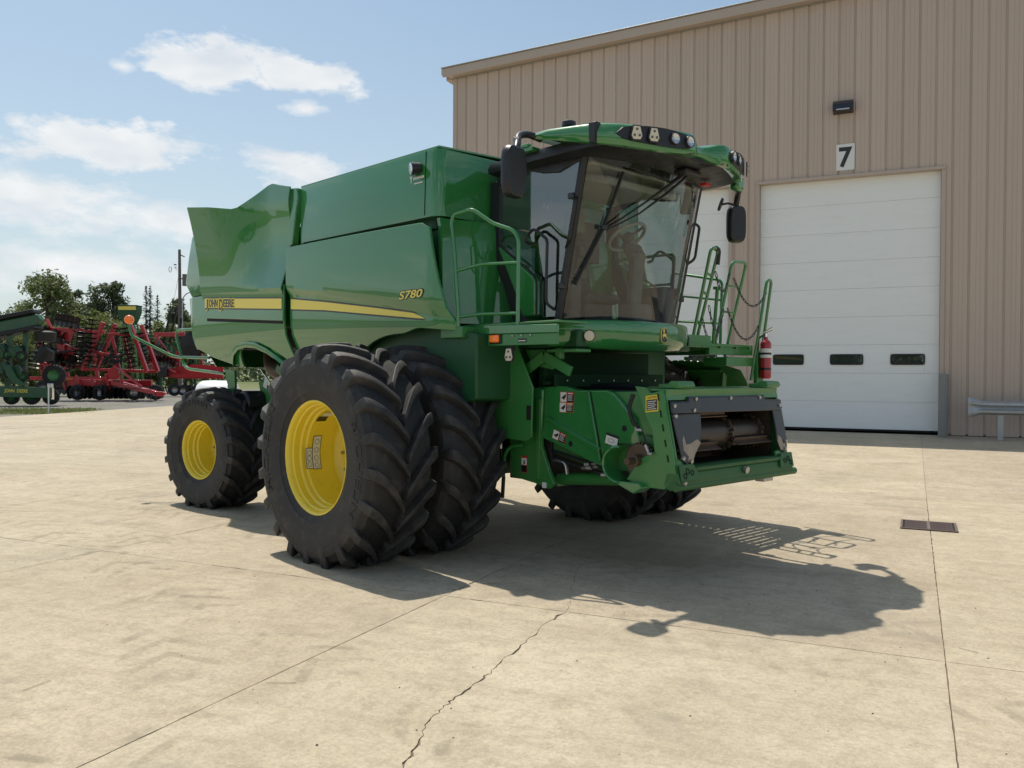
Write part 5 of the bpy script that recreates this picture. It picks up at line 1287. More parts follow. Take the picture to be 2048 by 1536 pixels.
# rear collar of the feeder house, cross shaft and plates under the cab, their green darkened to stand for shade
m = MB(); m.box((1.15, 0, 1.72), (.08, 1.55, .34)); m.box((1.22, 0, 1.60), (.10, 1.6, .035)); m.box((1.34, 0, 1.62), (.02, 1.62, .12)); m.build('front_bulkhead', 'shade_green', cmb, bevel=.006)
for k in range(7):
    m = MB(); m.cyl((1.35, -.66 + k * .22, 1.62), (1.362, -.66 + k * .22, 1.62), .009, 6); m.build('bulkhead_bolt', 'steel', cmb)
m = MB(); m.prism([(1.02, 1.90), (1.25, 1.90), (1.40, 1.85), (1.36, 1.72), (1.10, 1.76)], (-.86, -.83), lambda a, c, d: (a, d, c)); m.build('gusset', 'green_frame', cmb, bevel=.004)
m = MB(); m.bar((1.05, -.90, 1.70), (1.30, -.90, 1.84), .03, .09, (0, 0, 1)); m.bar((1.30, -.90, 1.84), (1.62, -.90, 1.70), .03, .09, (0, 0, 1)); m.build('chevron_bracket', 'green_frame', cmb, bevel=.005)
m = MB(); m.box((1.50, -.80, 1.885), (.35, .20, .03)); m.box((1.45, -.86, 1.86), (.06, .06, .10)); m.build('nose_bracket', 'green_frame', cmb, bevel=.006)
m = MB(); m.tube(bend([(1.30, -.30, 1.56), (1.75, -.30, 1.575), (2.28, -.30, 1.50)], .1), .03, 8); m.box((1.9, .1, 1.535), (.7, 1.3, .015)); m.build('feeder_top_plate', 'black_steel', cmb)
# lower frame leg with decal, hose guide and lift cylinders
m = MB(); m.prism([(1.00, 1.55), (1.17, 1.55), (1.20, 1.02), (1.30, .80), (1.36, .70), (1.30, .645), (1.12, .68), (.80, .72), (.78, 1.10)], (-.83, -.79), lambda a, c, d: (a, d, c)); leg = m.build('frame_leg', 'green_frame', cmb, bevel=.006)
m = MB(); m.bar((1.175, -.835, 1.45), (1.165, -.835, .72), .05, .03, (0, 1, 0)); m.build('leg_flange', 'green_frame', cmb, bevel=.004)
def vdecal(c, w, h, v):
    for nm, mt, z0, z1, d in (('decal_border', 'red_decal', .5, -.5, .002), ('pictogram_field', 'white_decal', .36, -.05, .0035), ('text_field', 'black_decal', -.08, -.46, .0035)):
        m = MB(); m.box((c[0], v - d, c[1] + h * (z0 + z1) / 2), (w * (1 if nm == 'decal_border' else .9), .0015, h * (z0 - z1))); m.build(nm, mt, leg, smooth=0)
    m = MB(); m.prism([(-.3, -.1), (-.05, .1), (-.25, .28), (.02, .16), (.3, .3), (.12, .1), (.3, -.02), (0, .03)], (.0036, .005), lambda a, b_, d: (c[0] + a * w, v - d, c[1] + b_ * h)); m.build('pictogram', 'black_decal', leg, smooth=0)
vdecal((.985, .845), .075, .155, -.832)
m = MB(); m.box((1.245, -.835, .675), (.05, .006, .05)); m.build('small_decal', 'white_decal', leg, smooth=0)
m = MB(); m.tube(bend([(1.0, -.88, 1.02), (.87, -.90, 1.01), (.81, -.92, .92), (.80, -.92, .72)], .08), .016, 8); m.build('hose_guide', 'green_frame', cmb)
m = MB(); m.tube([(.80, -.92, .72), (.785, -.92, .52)], .018, 8); m.build('hose_end', 'hose', cmb)
for s in (-1, 1):
    m = MB(); m.cyl((1.08, s * .60, .70), (1.98, s * .60, .78), .058, 18); m.box((1.15, s * .60, .71), (.2, .13, .12)); m.build('lift_cylinder', 'green_frame', cmb)
    m = MB(); m.cyl((1.98, s * .60, .78), (2.35, s * .60, .82), .032, 12); m.build('cylinder_rod', 'chrome', cmb)
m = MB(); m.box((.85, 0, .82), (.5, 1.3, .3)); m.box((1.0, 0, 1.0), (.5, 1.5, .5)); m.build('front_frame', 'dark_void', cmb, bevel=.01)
def hose(path, r=.014, mt='hose', nm='hydraulic_hose'):
    m = MB(); m.tube(bend(path, .08, 5), r, 8); return m.build(nm, mt, cmb)
hose([(1.20, -.72, .88), (1.30, -.72, .90), (1.40, -.72, .88), (1.42, -.72, .78)], .016, 'steel')
hose([(1.25, -.74, .98), (1.6, -.74, .92), (2.0, -.74, .84)]); hose([(1.25, -.72, .92), (1.55, -.72, .86), (1.95, -.72, .80)]); hose([(1.22, -.66, 1.06), (1.5, -.66, 1.05), (1.75, -.66, 1.0)], .01)
for k, (u, z) in enumerate(((1.62, .905), (1.68, .91), (1.76, .925), (1.85, .865), (1.9, .87), (1.66, .94), (1.74, .95))):
    m = MB(); m.cyl((u, -.75 - .005 * (k % 2), z - .05), (u + .05, -.75, z - .044), .016 + .004 * (k % 2), 6); m.build('hose_fitting', 'steel', cmb)
for k in range(4): hose([(.50 + k * .09, -.93, 1.2), (.50 + k * .09, -.93, .95), (.52 + k * .09, -.9, .75)], .012)
for k in range(4):
    m = MB(); m.cyl((.50 + k * .09, -.93, 1.02 - .04 * (k % 2)), (.50 + k * .09, -.93, 1.10), .016, 6); m.build('hose_fitting', 'steel', cmb)
hose([(2.30, -.90, 1.52), (2.27, -.93, 1.40), (2.33, -.93, 1.28), (2.36, -.90, 1.24)], .017); hose([(2.40, -.91, 1.22), (2.44, -.91, 1.13), (2.46, -.90, 1.04)], .006)
for u, z, u2, z2 in ((2.325, 1.29, 2.345, 1.235), (2.345, 1.235, 2.40, 1.235), (2.44, 1.12, 2.465, 1.055), (2.465, 1.055, 2.50, 1.05)):
    m = MB(); m.cyl((u, -.925, z), (u2, -.915, z2), .013, 8); m.build('hose_fitting', 'steel', cmb)

# ------------------------------------------------------------------ far-side platform, gates and chains
m = MB()
for k in range(15):
    m.box((.10 + k * .0915, 1.76, 2.005), (.066, 1.30, .018))
for v in (1.12, 1.45, 1.80, 2.12, 2.40): m.box((.74, v, 1.985), (1.34, .035, .022))
m.build('far_platform', 'green_frame', cmb, smooth=0)
m = MB(); m.box((1.38, 1.32, 2.04), (.05, .56, .13)); m.box((1.36, 2.05, 1.965), (.05, .90, .12)); m.box((.74, 2.44, 1.97), (1.30, .04, .10)); m.build('platform_skirt', 'green_frame', cmb, bevel=.005)
m = MB(); m.prism([(1.42, 2.42), (1.42, 2.56), (1.40, 2.62), (1.40, 2.42)], (0, 1), lambda a, c, d: (1.36 + .05 * d, c, 1.30 + 0)) if False else m.box((1.46, 2.50, 1.72), (.05, .14, .50)); m.box((1.30, 2.15, 1.83), (.30, .62, .10)); m.build('gate_bracket', 'green_frame', cmb, bevel=.006)
m = MB(); rows = [[(.15 + 1.2 * k / 12, 2.30 + .25 * sstep(j / 4), 1.86 - .42 * (j / 4) ** 1.8 - .25 * (k / 12 - .3) ** 2) for k in range(13)] for j in range(5)]; m.sheet(rows, (0, -.01, -.01)); m.build('far_fender', 'green_frame', cmb, smooth=50)
def loop(name, legs, r=.018, bars=()):
    m = MB(); m.tube(bend(legs, .07, 6), r, 10)
    for a, b_ in bars: m.tube([a, b_], r * .8, 8)
    return m.build(name, 'green_paint', cmb, smooth=50)
def L3(a, b_, t): return tuple(lerp(a[i], b_[i], t) for i in range(3))
def gate(name, a0, a1, b0, b1, fr):
    return loop(name, [a0, a1, b1, b0], .018, [(L3(a0, a1, f), L3(b0, b1, f)) for f in fr])
gate('gate_rail', (1.32, 1.38, 2.08), (1.54, 1.38, 3.03), (1.26, 1.52, 2.02), (1.54, 1.52, 3.02), (.20, .52, .72))
gate('gate_rail', (1.24, 1.90, 1.93), (1.47, 1.90, 2.93), (1.20, 2.20, 1.90), (1.47, 2.20, 2.95), (.10, .46, .74))
gate('gate_rail', (1.41, 2.42, 1.62), (1.58, 2.46, 2.77), (1.36, 2.62, 1.45), (1.57, 2.58, 2.77), ())
gate('gate_rail', (.30, 1.02, 2.02), (.34, 1.06, 2.95), (1.24, 1.06, 2.02), (1.30, 1.06, 2.95), (.30, .66))
gate('gate_rail', (.28, 2.42, 2.02), (.30, 2.42, 2.95), (1.00, 2.42, 2.02), (1.02, 2.42, 2.80), (.35, .70))
m = MB(); m.cyl((1.35, 1.72, 2.0), (1.40, 1.72, 2.62), .02, 10); m.box((1.40, 1.72, 2.63), (.05, .09, .03)); m.build('gate_post', 'green_frame', cmb)
m = MB(); m.tube(bend([(1.535, 1.47, 3.03), (1.535, 1.53, 3.01), (1.515, 1.535, 2.86)], .04), .028, 8); m.build('rail_grip', 'rubber_clean', cmb)
link_me = None
def chain(a, b_, sag, n):
    global link_me
    e = empty('safety_chain', a, 0, cmb); a = Vector(a); b_ = Vector(b_)
    if link_me is None:
        m = MB(); P = [(.021 * cos(t) * (1) + (.010 if cos(t) > 0 else -.010), .0105 * sin(t), 0) for t in [2 * pi * k / 10 for k in range(10)]]; m.tube(P, .0045, 5, closed=True); link_me = m.mesh('chain_link', 'black_steel', 60)
    pts = [a + (b_ - a) * (k / n) + Vector((0, 0, -sag * 4 * (k / n) * (1 - k / n))) for k in range(n + 1)]
    for k in range(n):
        p, q = pts[k], pts[k + 1]; o = link('chain_link', link_me, e); d = (q - p)
        R = d.to_track_quat('X', 'Z').to_matrix() @ Euler((radians(90 * (k % 2)), 0, 0)).to_matrix()
        o.matrix_local = Matrix.Translation((p + q) / 2 - a) @ R.to_4x4()
        L_ = d.length; o.scale = (L_ / .047, 1, 1)
chain((1.45, 1.98, 2.75), (1.56, 2.48, 2.62), .22, 17); chain((1.37, 1.98, 2.42), (1.50, 2.45, 2.28), .26, 17)
chain((1.50, 1.53, 2.78), (1.45, 1.88, 2.80), .20, 13); chain((1.42, 1.53, 2.42), (1.38, 1.88, 2.40), .24, 13); chain((1.36, 1.5, 2.28), (1.36, 1.86, 2.30), .25, 13)
m = MB(); m.box((1.34, 1.06, 2.52), (.05, .08, .12)); m.build('work_light_bracket', 'black_plastic', cmb, bevel=.006)
# ladder folded below the platform
m = MB(); m.bar((1.10, 2.38, 1.90), (.95, 2.50, .55), .05, .02); m.bar((.55, 2.38, 1.90), (.40, 2.50, .55), .05, .02)
for k in range(5): z = .65 + k * .27; t = (z - .55) / 1.35; m.box((lerp(.675, .825, t), lerp(2.50, 2.38, t), z), (.52, .14, .025))
m.build('ladder', 'green_frame', cmb, bevel=.003)

# tail lamps on tubular arms, and the loop guard beside them
m = MB(); m.tube(bend([(-4.35, -1.42, 1.87), (-5.05, -1.60, 1.885), (-5.58, -1.98, 2.18), (-5.60, -2.0, 2.33)], .12, 6), .019, 10); m.build('tail_lamp_arm', 'green_paint', cmb)
m = MB(); m.lathe([(-.02, 0), (-.02, .062), (.02, .062), (.035, .05), (.04, 0)], 24, 'X'); o = m.build('tail_lamp', 'amber_lens', cmb, loc=(-5.60, -2.0, 2.40), rot=(0, 0, radians(-35)))
m = MB(); m.tube(bend([(-4.52, -1.40, 2.26), (-5.16, -1.55, 2.26), (-4.95, -1.50, 1.73), (-4.05, -1.35, 1.66)], .14, 6), .019, 10); m.build('loop_guard', 'green_paint', cmb)
m = MB(); m.tube(bend([(-4.35, 1.42, 1.87), (-5.05, 1.60, 1.885), (-5.58, 1.98, 2.18), (-5.60, 2.0, 2.33)], .12, 6), .019, 10); m.build('tail_lamp_arm', 'green_paint', cmb)
m = MB(); m.lathe([(-.02, 0), (-.02, .072), (.02, .072), (.035, .06), (.04, 0)], 24, 'X'); m.build('tail_lamp', 'amber_lens', cmb, loc=(-5.60, 2.0, 2.40), rot=(0, 0, radians(35)))

# ------------------------------------------------------------------ fire extinguisher hung on the far gate
CM = Matrix.Translation(CO) @ Matrix.Rotation(HEAD, 4, 'Z')
ep = CM @ Vector((1.55, 2.50, 1.64))
ex_ = empty('fire_extinguisher', ep, HEAD); tag(ex_, 'red fire extinguisher with white label strapped to the machine gate', 'fire extinguisher')
m = MB(); m.lathe([(0, 0), (0, .05), (.012, .062), (.40, .062), (.425, .052), (.445, .028), (.455, .022), (.48, .022)], 24, 'Z'); m.build('cylinder', 'extinguisher_red', ex_)
m = MB(); m.lathe([(.24, .0628), (.345, .0628)], 24, 'Z'); m.build('label_band', 'white_decal', ex_)
m = MB(); m.lathe([(.275, .0632), (.30, .0632)], 24, 'Z'); m.build('label_stripe', 'black_decal', ex_)
m = MB(); m.lathe([(.10, .0634), (.125, .0634)], 24, 'Z'); m.build('strap', 'black_decal', ex_)
m = MB(); m.cyl((0, 0, .48), (0, 0, .52), .018, 10); m.bar((-.03, 0, .515), (.09, 0, .55), .02, .008); m.bar((-.03, 0, .53), (.08, 0, .585), .02, .008); m.build('valve', 'chrome', ex_)
m = MB(); m.tube(bend([(-.02, -.02, .50), (-.075, -.04, .46), (-.075, -.05, .15)], .04), .011, 8); m.build('hose', 'hose', ex_)

# ================================================================== BACKGROUND
def spot(px, depth, lateral_px=None):
    """point on the ground seen at photograph column px, depth metres along the camera axis; returns point and the yaw of the view there"""
    t = (px - 1024) / 1710.76
    f = Vector((-sin(YAW), cos(YAW), 0)); r = Vector((cos(YAW), sin(YAW), 0))
    return f * depth + r * (t * depth)
VIEW_RZ = YAW

mat('tine_black', (.02, .019, .018), .5, metal=.3, var=.3, vscale=6)
mat('disc_steel', (.035, .032, .032), .42, metal=.6, var=.4, vscale=6, dirt=(.16, .12, .09), dirt_amt=.5, dirt_scale=8)
mat('imp_tyre', (.02, .02, .02), .8, var=.2, vscale=5, dirt=(.10, .09, .07), dirt_amt=.4, dirt_scale=4)
def disc_mesh(R, scallop=False):
    m = MB(); n = 26; rows = []
    for r, z in ((.04, .0), (R * .5, .02), (R * .85, .06), (R, .10)):
        rows.append([((r * (1 + (.05 * cos(9 * 2 * pi * k / n) if scallop and r > R * .8 else 0))) * cos(2 * pi * k / n), r * sin(2 * pi * k / n), z) for k in range(n)])
    m.grid(rows, cv=True); m.add(rows[0], [tuple(range(n))])
    return m.mesh('disc', 'disc_steel', 40, recalc=False)
DISC_A, DISC_B = disc_mesh(.46), disc_mesh(.40, True)
def wheel_mesh(R, W):
    m = MB(); m.lathe([(-W / 2, R * .5), (-W / 2, R * .82), (-W * .42, R * .95), (-W * .25, R), (W * .25, R), (W * .42, R * .95), (W / 2, R * .82), (W / 2, R * .5)], 28, 'Y'); 
    for k in range(22):
        t = 2 * pi * k / 22; m.box((R * cos(t), 0, R * sin(t)), (.03, W * .8, .035), (0, -t, 0))
    return m.mesh('tyre', 'imp_tyre', 40)
def hub_mesh(R, W): 
    m = MB(); m.lathe([(-W * .5, R * .52), (-W * .3, R * .45), (-W * .1, R * .2), (-W * .12, .001)], 20, 'Y'); m.lathe([(W * .5, R * .52), (W * .3, R * .45), (W * .1, R * .2), (W * .12, .001)], 20, 'Y'); return m
IMP_T = wheel_mesh(.52, .34); IMP_H = hub_mesh(.52, .34)
IMP_HM = {k: IMP_H.mesh('hub', k, 40) for k in ('red_paint', 'green_frame', 'steel')}
def iwheel(parent, x, y, z=.52, mt='steel', s=1.0, rz=0):
    e = empty('wheel', (x, y, z * s), rz, parent); e.scale = (s, s, s); link('tyre', IMP_T, e); link('rim', IMP_HM[mt], e)
def part(parent, name, mt, fn, **k):
    m = MB(); fn(m); return m.build(name, mt, parent, **k)
def bars(parent, name, mt, segs, w, h=None):
    for a, c in segs:
        m = MB(); m.bar(a, c, w, h); m.build(name, mt, parent, bevel=.015)
def gang(parent, a, c, n, me, name='disc', tilt=None):
    a = Vector(a); c = Vector(c); d = (c - a).normalized()
    g = empty('disc_gang', a, 0, parent)
    m = MB(); m.tube([(0, 0, 0), c - a], .035, 8); m.build('gang_shaft', 'tine_black', g)
    for k in range(n):
        o = link(name, me, g); p = (c - a) * ((k + .5) / n); q = d.to_track_quat('Z', 'X').to_matrix()
        o.matrix_local = Matrix.Translation(p) @ q.to_4x4()
def hoses(parent, pts, r=.018):
    m = MB(); m.tube(bend(pts, .25, 6), r, 6); m.build('hose', 'hose', parent)

# ---- red disc harrow, wings folded up
h = empty('disc_harrow', spot(200, 51), VIEW_RZ); h.scale = (.88, .88, .88); tag(h, 'red disc harrow with wings folded up and long towing tongue pointing right', 'disc harrow')
R_ = 'red_paint'
bars(h, 'frame_beam', R_, [((-2.3, .3, 1.12), (1.25, .3, 1.12)), ((-2.3, 2.2, 1.12), (2.6, 2.2, 1.12))], .30, .48)
bars(h, 'cross_beam', R_, [((x_, .3, 1.05), (x_, 2.2, 1.05)) for x_ in (-2.1, -.6, .9)], .22, .3)
for y in (.2, 2.0):
    bars(h, 'wing_leg', R_, [((-1.28, y, 2.0), (.12, y, 5.28)), ((1.95, y, 5.2), (3.1, y, 1.95))], .30, .22)
    bars(h, 'wing_beam', R_, [((.5, y, 4.5), (2.15, y, 4.45)), ((.72, y, 4.4), (1.25, y, 2.0)), ((-.7, y, 3.3), (.75, y, 3.05)), ((-1.2, y, 2.1), (3.0, y, 1.95))], .17, .17)
bars(h, 'wing_beam', R_, [((-3.75, .6, 4.85), (-1.4, .6, 4.78)), ((-4.3, .9, 4.45), (-2.3, .9, 3.5)), ((-4.5, .8, 2.45), (-1.4, .8, 2.2)), ((-3.0, .6, 4.8), (-2.55, .6, 2.4)), ((-2.0, .8, 3.6), (-2.7, .8, 2.2)), ((-4.1, .9, 5.5), (-3.5, .7, 4.5)), ((-4.2, .8, 2.5), (-2.3, .8, 1.1))], .20, .16)
part(h, 'gusset', R_, lambda m: m.prism([(-2.9, 4.8), (-2.0, 4.75), (-2.25, 3.9), (-2.6, 3.9)], (.52, .60), lambda a, c, d: (a, d, c)))
part(h, 'gusset', R_, lambda m: m.prism([(-3.4, 3.9), (-2.3, 3.5), (-2.4, 2.6), (-2.9, 2.5)], (.72, .78), lambda a, c, d: (a, d, c)))
part(h, 'gusset', R_, lambda m: m.prism([(.0, 1.3), (1.3, 1.5), (1.15, 2.35), (.85, 2.3)], (.0, .08), lambda a, c, d: (a, d, c)))
bars(h, 'tongue', R_, [((.45, .2, 1.2), (4.75, -1.9, .50)), ((.45, 1.6, 1.2), (4.75, -1.9, .50))], .20, .26)
bars(h, 'tongue_strut', R_, [((.95, .0, 2.35), (3.3, -1.2, .95))], .14, .14)
part(h, 'hitch', R_, lambda m: (m.box((4.85, -1.95, .48), (.45, .25, .32)), m.prism([(5.05, .62), (5.35, .50), (5.05, .36)], (-2.02, -1.88), lambda a, c, d: (a, d, c))), bevel=.03)
bars(h, 'jack_stand', 'tine_black', [((4.55, -1.9, .6), (4.55, -1.9, .0)), ((4.2, -1.8, .5), (4.2, -1.8, .1))], .08)
gang(h, (-.75, -.1, 2.1), (-.55, .1, 5.5), 11, DISC_A); gang(h, (-1.7, .5, 2.2), (-1.35, .5, 4.6), 8, DISC_A)
gang(h, (2.35, -.2, 2.05), (1.75, -.2, 4.9), 10, DISC_B); gang(h, (2.8, .9, 2.0), (2.25, .9, 4.6), 9, DISC_B)
gang(h, (-3.2, .1, 5.5), (-1.6, .1, 5.2), 5, DISC_A); gang(h, (-2.2, .9, 2.4), (-1.9, .9, 5.1), 8, DISC_A); gang(h, (-3.2, 1.2, 2.0), (-3.4, 1.2, 4.4), 7, DISC_A); gang(h, (.3, 1.3, 2.2), (.6, 1.3, 5.0), 8, DISC_B)
gang(h, (-2.6, 1.2, .50), (3.6, 1.2, .50), 17, DISC_A); gang(h, (-2.4, .6, .45), (2.6, .6, .45), 14, DISC_B)
for k in range(7): part(h, 'shank', 'tine_black', lambda m: m.tube(bend([(-1.6 + k * .55, .5, 2.1 + .25 * (k % 2)), (-1.2 + k * .5, .4, 2.7 + .3 * (k % 3)), (-1.5 + k * .5, .3, 3.4 - .2 * (k % 2)), (-1.1 + k * .45, .3, 3.9)], .2), .055, 6))
for k in range(5): bars(h, 'gang_arm', R_, [((-2.6 + k * 1.0, -.05, 1.7), (-2.3 + k * 1.0, -.1, .7))], .09, .12)
gang(h, (-4.4, .5, 4.7), (-2.6, .5, 4.15), 5, DISC_A); gang(h, (-3.9, .4, 2.9), (-1.9, .4, 2.55), 6, DISC_A)
gang(h, (-2.2, -.2, .52), (.8, -.2, .52), 9, DISC_A); gang(h, (.2, 2.6, .5), (3.2, 2.6, .5), 9, DISC_A)
for x_, y_ in ((-1.36, -.3), (.1, -.2), (2.2, .3), (3.4, .9)): iwheel(h, x_, y_, rz=.25)
for k in range(4):
    part(h, 'spring_arm', 'tine_black', lambda m: m.tube(bend([(-4.2 + k * .2, .2, 4.4 - k * .75), (-3.4 + k * .2, .2, 3.9 - k * .7), (-2.2, .2, 3.9 - k * .62)], .3), .085, 8))
for k in range(5): part(h, 'hydraulic_cylinder', 'tine_black', lambda m: (m.cyl((.2 + k * .35, -.05, 2.6 + .3 * (k % 2)), (.9 + k * .3, -.05, 3.2 - .25 * (k % 3)), .09, 10), m.cyl((.9 + k * .3, -.05, 3.2 - .25 * (k % 3)), (1.15 + k * .3, -.05, 3.4 - .25 * (k % 3)), .035, 8)))
part(h, 'warning_plate', 'white_decal', lambda m: (m.box((.45, .14, 1.22), (.16, .012, .10)), ), smooth=0)
for x_ in (-.4, .75, 1.0): part(h, 'sticker', 'white_decal', lambda m: m.box((x_, .143, 1.24), (.13, .01, .07)), smooth=0)
part(h, 'reflector', 'reflector_plate', lambda m: m.box((-.5, .05, 2.35), (.45, .03, .10)), smooth=0)
part(h, 'reflector', 'orange_decal', lambda m: m.box((-2.15, .1, 1.42), (.45, .03, .14)), smooth=0)
for k in range(5): hoses(h, [(-.2 + k * .3, 0, 1.3), (.4 + k * .4, -.1, .95 - .04 * k), (1.6 + k * .3, -.7, .85), (4.2, -1.7, .75)])
for k in range(4): hoses(h, [(-1.0 + k * .2, .05, 2.2), (-.6 + k * .5, .0, 3.0 - k * .2), (.6 + k * .3, .05, 2.6)])
# ---- dark rolling harrow between the red implements
rh = empty('rolling_harrow', spot(135, 60), VIEW_RZ); tag(rh, 'dark rolling harrow half hidden behind the left end of the red disc harrow', 'harrow')
bars(rh, 'frame_beam', 'red_paint', [((-2.6, 0, 1.2), (2.8, 0, 1.2)), ((-2.4, .9, 4.6), (2.2, .9, 4.5)), ((-1.9, .4, 1.3), (-2.2, .4, 4.7)), ((1.9, .4, 1.3), (1.6, .4, 4.6)), ((-.2, .4, 1.3), (-.6, .4, 4.6))], .20, .26)
for k_, (a_, c_) in enumerate((((-2.2, -.2, 1.7), (-1.6, -.2, 4.6)), ((-1.1, .1, 1.6), (-.7, .1, 4.8)), ((.2, -.1, 1.6), (.1, -.1, 4.4)), ((1.3, .1, 1.7), (1.0, .1, 4.7)), ((-2.4, .2, .5), (2.6, .2, .5)), ((-2.2, .8, 3.0), (2.0, .8, 3.3)))): gang(rh, a_, c_, 10 if k_ < 4 else 14, DISC_A)
for k in range(10): part(rh, 'spring_shank', 'tine_black', lambda m: m.tube(bend([(-2.3 + k * .5, .5, 2.2), (-2.0 + k * .5, .3, 2.9 + .3 * (k % 2)), (-2.35 + k * .5, .2, 3.6), (-2.1 + k * .48, .2, 4.1)], .2), .06, 6))
for x_ in (-1.5, .6, 1.8): iwheel(rh, x_, -.4, rz=.2)
# ---- second red implement further back
g = empty('field_cultivator', spot(372, 61), VIEW_RZ); g.scale = (.886, .886, .886); tag(g, 'red cultivator with round coil and black wheels behind the disc harrow', 'cultivator')
bars(g, 'frame_beam', R_, [((-3.4, .3, 2.0), (2.4, .3, 2.0)), ((-1.4, 0, 1.65), (3.0, 0, 1.65)), ((-3.3, .5, 2.9), (-.7, .5, 2.95)), ((-2.9, .8, 4.95), (-.4, .8, 5.0)), ((-3.4, 1.5, 2.1), (2.4, 1.5, 2.1))], .22, .34)
bars(g, 'frame_brace', R_, [((-1.1, .5, 4.9), (-.35, .5, 3.6)), ((-.3, .5, 4.9), (-1.0, .5, 3.3)), ((-.75, .5, 3.6), (-.8, .5, 2.0)), ((-2.6, .6, 4.9), (-2.9, .6, 2.2)), ((.9, .6, 4.9), (1.1, .6, 2.0)), ((-3.2, .5, 2.6), (-.6, -.4, 1.9)), ((-2.6, .5, 4.8), (-.9, .5, 2.4))], .16, .16)
part(g, 'side_plate', R_, lambda m: m.prism([(-.9, 1.4), (3, 1.4), (3, 2.4), (.8, 2.55), (-.9, 2.3)], (-.02, .05), lambda a, c, d: (a, d, c)))
gang(g, (.3, -.25, 4.0), (.3, .9, 4.0), 7, disc_mesh(.98)); gang(g, (-3.0, .1, 4.1), (-1.8, .1, 3.4), 7, DISC_B); gang(g, (-3.2, .1, 3.2), (-1.0, .1, 2.6), 8, DISC_B)
for x_, s_ in ((-3.2, .95), (-2.2, .8), (-.75, .95), (.0, .85), (.35, .85), (1.1, .9)): iwheel(g, x_, -.5 + (x_ > 0) * .2, s=s_, rz=.5 if x_ < -.5 else 0)
part(g, 'toolbox', 'black_plastic', lambda m: m.box((-1.75, -.3, 1.9), (.8, .4, .8)), bevel=.08)
for k in range(8): part(g, 'shank', 'tine_black', lambda m: m.tube(bend([(-3.2 + k * .7, .6, 2.0), (-3.0 + k * .7, .6, 1.3), (-3.3 + k * .7, .5, .7), (-3.0 + k * .7, .4, .1)], .2), .05, 6))
for k in range(6): hoses(g, [(-2.8 + k * .5, -.1, 3.0), (-2.2 + k * .4, -.3, 2.2), (-1.6 + k * .3, -.3, 1.4 + .1 * k)])
part(g, 'fender', 'tine_black', lambda m: m.lathe([(-.18, .62), (.18, .62)], 20, 'Y', c=(-2.75, .0, 4.1)))
# ---- dark upright tool bar with tines behind
t_ = empty('tine_harrow', spot(345, 70), VIEW_RZ); t_.scale = (.93, .93, .93); tag(t_, 'dark tine harrow with upright folded bars in front of the trees', 'harrow')
bars(t_, 'upright_bar', 'tine_black', [((-.95, 0, 3.6), (-.15, 0, 7.3)), ((-.5, .2, 3.4), (.3, .2, 7.6)), ((.55, 0, 3.4), (.75, 0, 6.6)), ((1.5, 0, 3.8), (1.85, 0, 7.4)), ((2.3, 0, 3.8), (2.1, 0, 7.4)), ((2.75, 0, 3.8), (2.5, 0, 7.1))], .18, .16)
bars(t_, 'tool_bar', 'dark_green', [((-3.6, 0, 4.2), (3.2, 0, 4.3)), ((-3.2, .4, 5.0), (2.9, .4, 5.05)), ((-1, 0, 0), (-1, 0, 4.2)), ((2, 0, 0), (2, 0, 4.2)), ((1.6, 0, 7.3), (2.5, 0, 7.3))], .20, .2)
for k in range(26):
    x_ = -3.4 + k * .25; part(t_, 'tine', 'tine_black' if k % 3 else 'worn_steel', lambda m: m.tube(bend([(x_, -.1, 4.3), (x_ + .25, -.3, 4.9 + .5 * sin(k * 2.1)), (x_ + .05, -.4, 5.2 + .5 * sin(k * 1.3))], .15), .035, 5))
for k in range(9):
    x_ = -2.6 + k * .62; part(t_, 'row_unit', 'dark_green', lambda m: (m.box((x_, -.2, 3.8), (.22, .6, .5)), m.cyl((x_ - .1, -.45, 3.5), (x_ + .1, -.45, 3.5), .22, 14)), bevel=.02)
# ---- green seed hopper on its cart
s_ = empty('seed_cart', spot(260, 66), VIEW_RZ); s_.scale = (.87, .87, .87); tag(s_, 'green seed hopper with yellow band standing above the red implements', 'seed cart')
part(s_, 'hopper', 'dark_green', lambda m: m.prism([(-.83, 7.75), (.83, 7.75), (.80, 7.15), (.60, 6.65), (.35, 6.1), (-.35, 6.1), (-.60, 6.65), (-.80, 7.15)], (-.6, .6), lambda a, c, d: (a, d, c)), bevel=.06)
part(s_, 'yellow_band', 'yellow_decal', lambda m: m.box((0, -.605, 7.55), (1.56, .012, .32)), smooth=0)
part(s_, 'lid', 'dark_green', lambda m: m.box((0, 0, 7.79), (1.74, 1.28, .07)), bevel=.02)
bars(s_, 'leg', 'green_frame', [((x_, y_, 0.5), (x_ * .5, y_ * .6, 6.2)) for x_ in (-1, 1) for y_ in (-.6, .6)], .14)
bars(s_, 'cart_frame', 'green_frame', [((-1.6, -.6, .9), (1.6, -.6, .9)), ((-1.6, .6, .9), (1.6, .6, .9))], .16, .22)
for x_ in (-1.1, 1.1): iwheel(s_, x_, -.8, mt='green_frame')
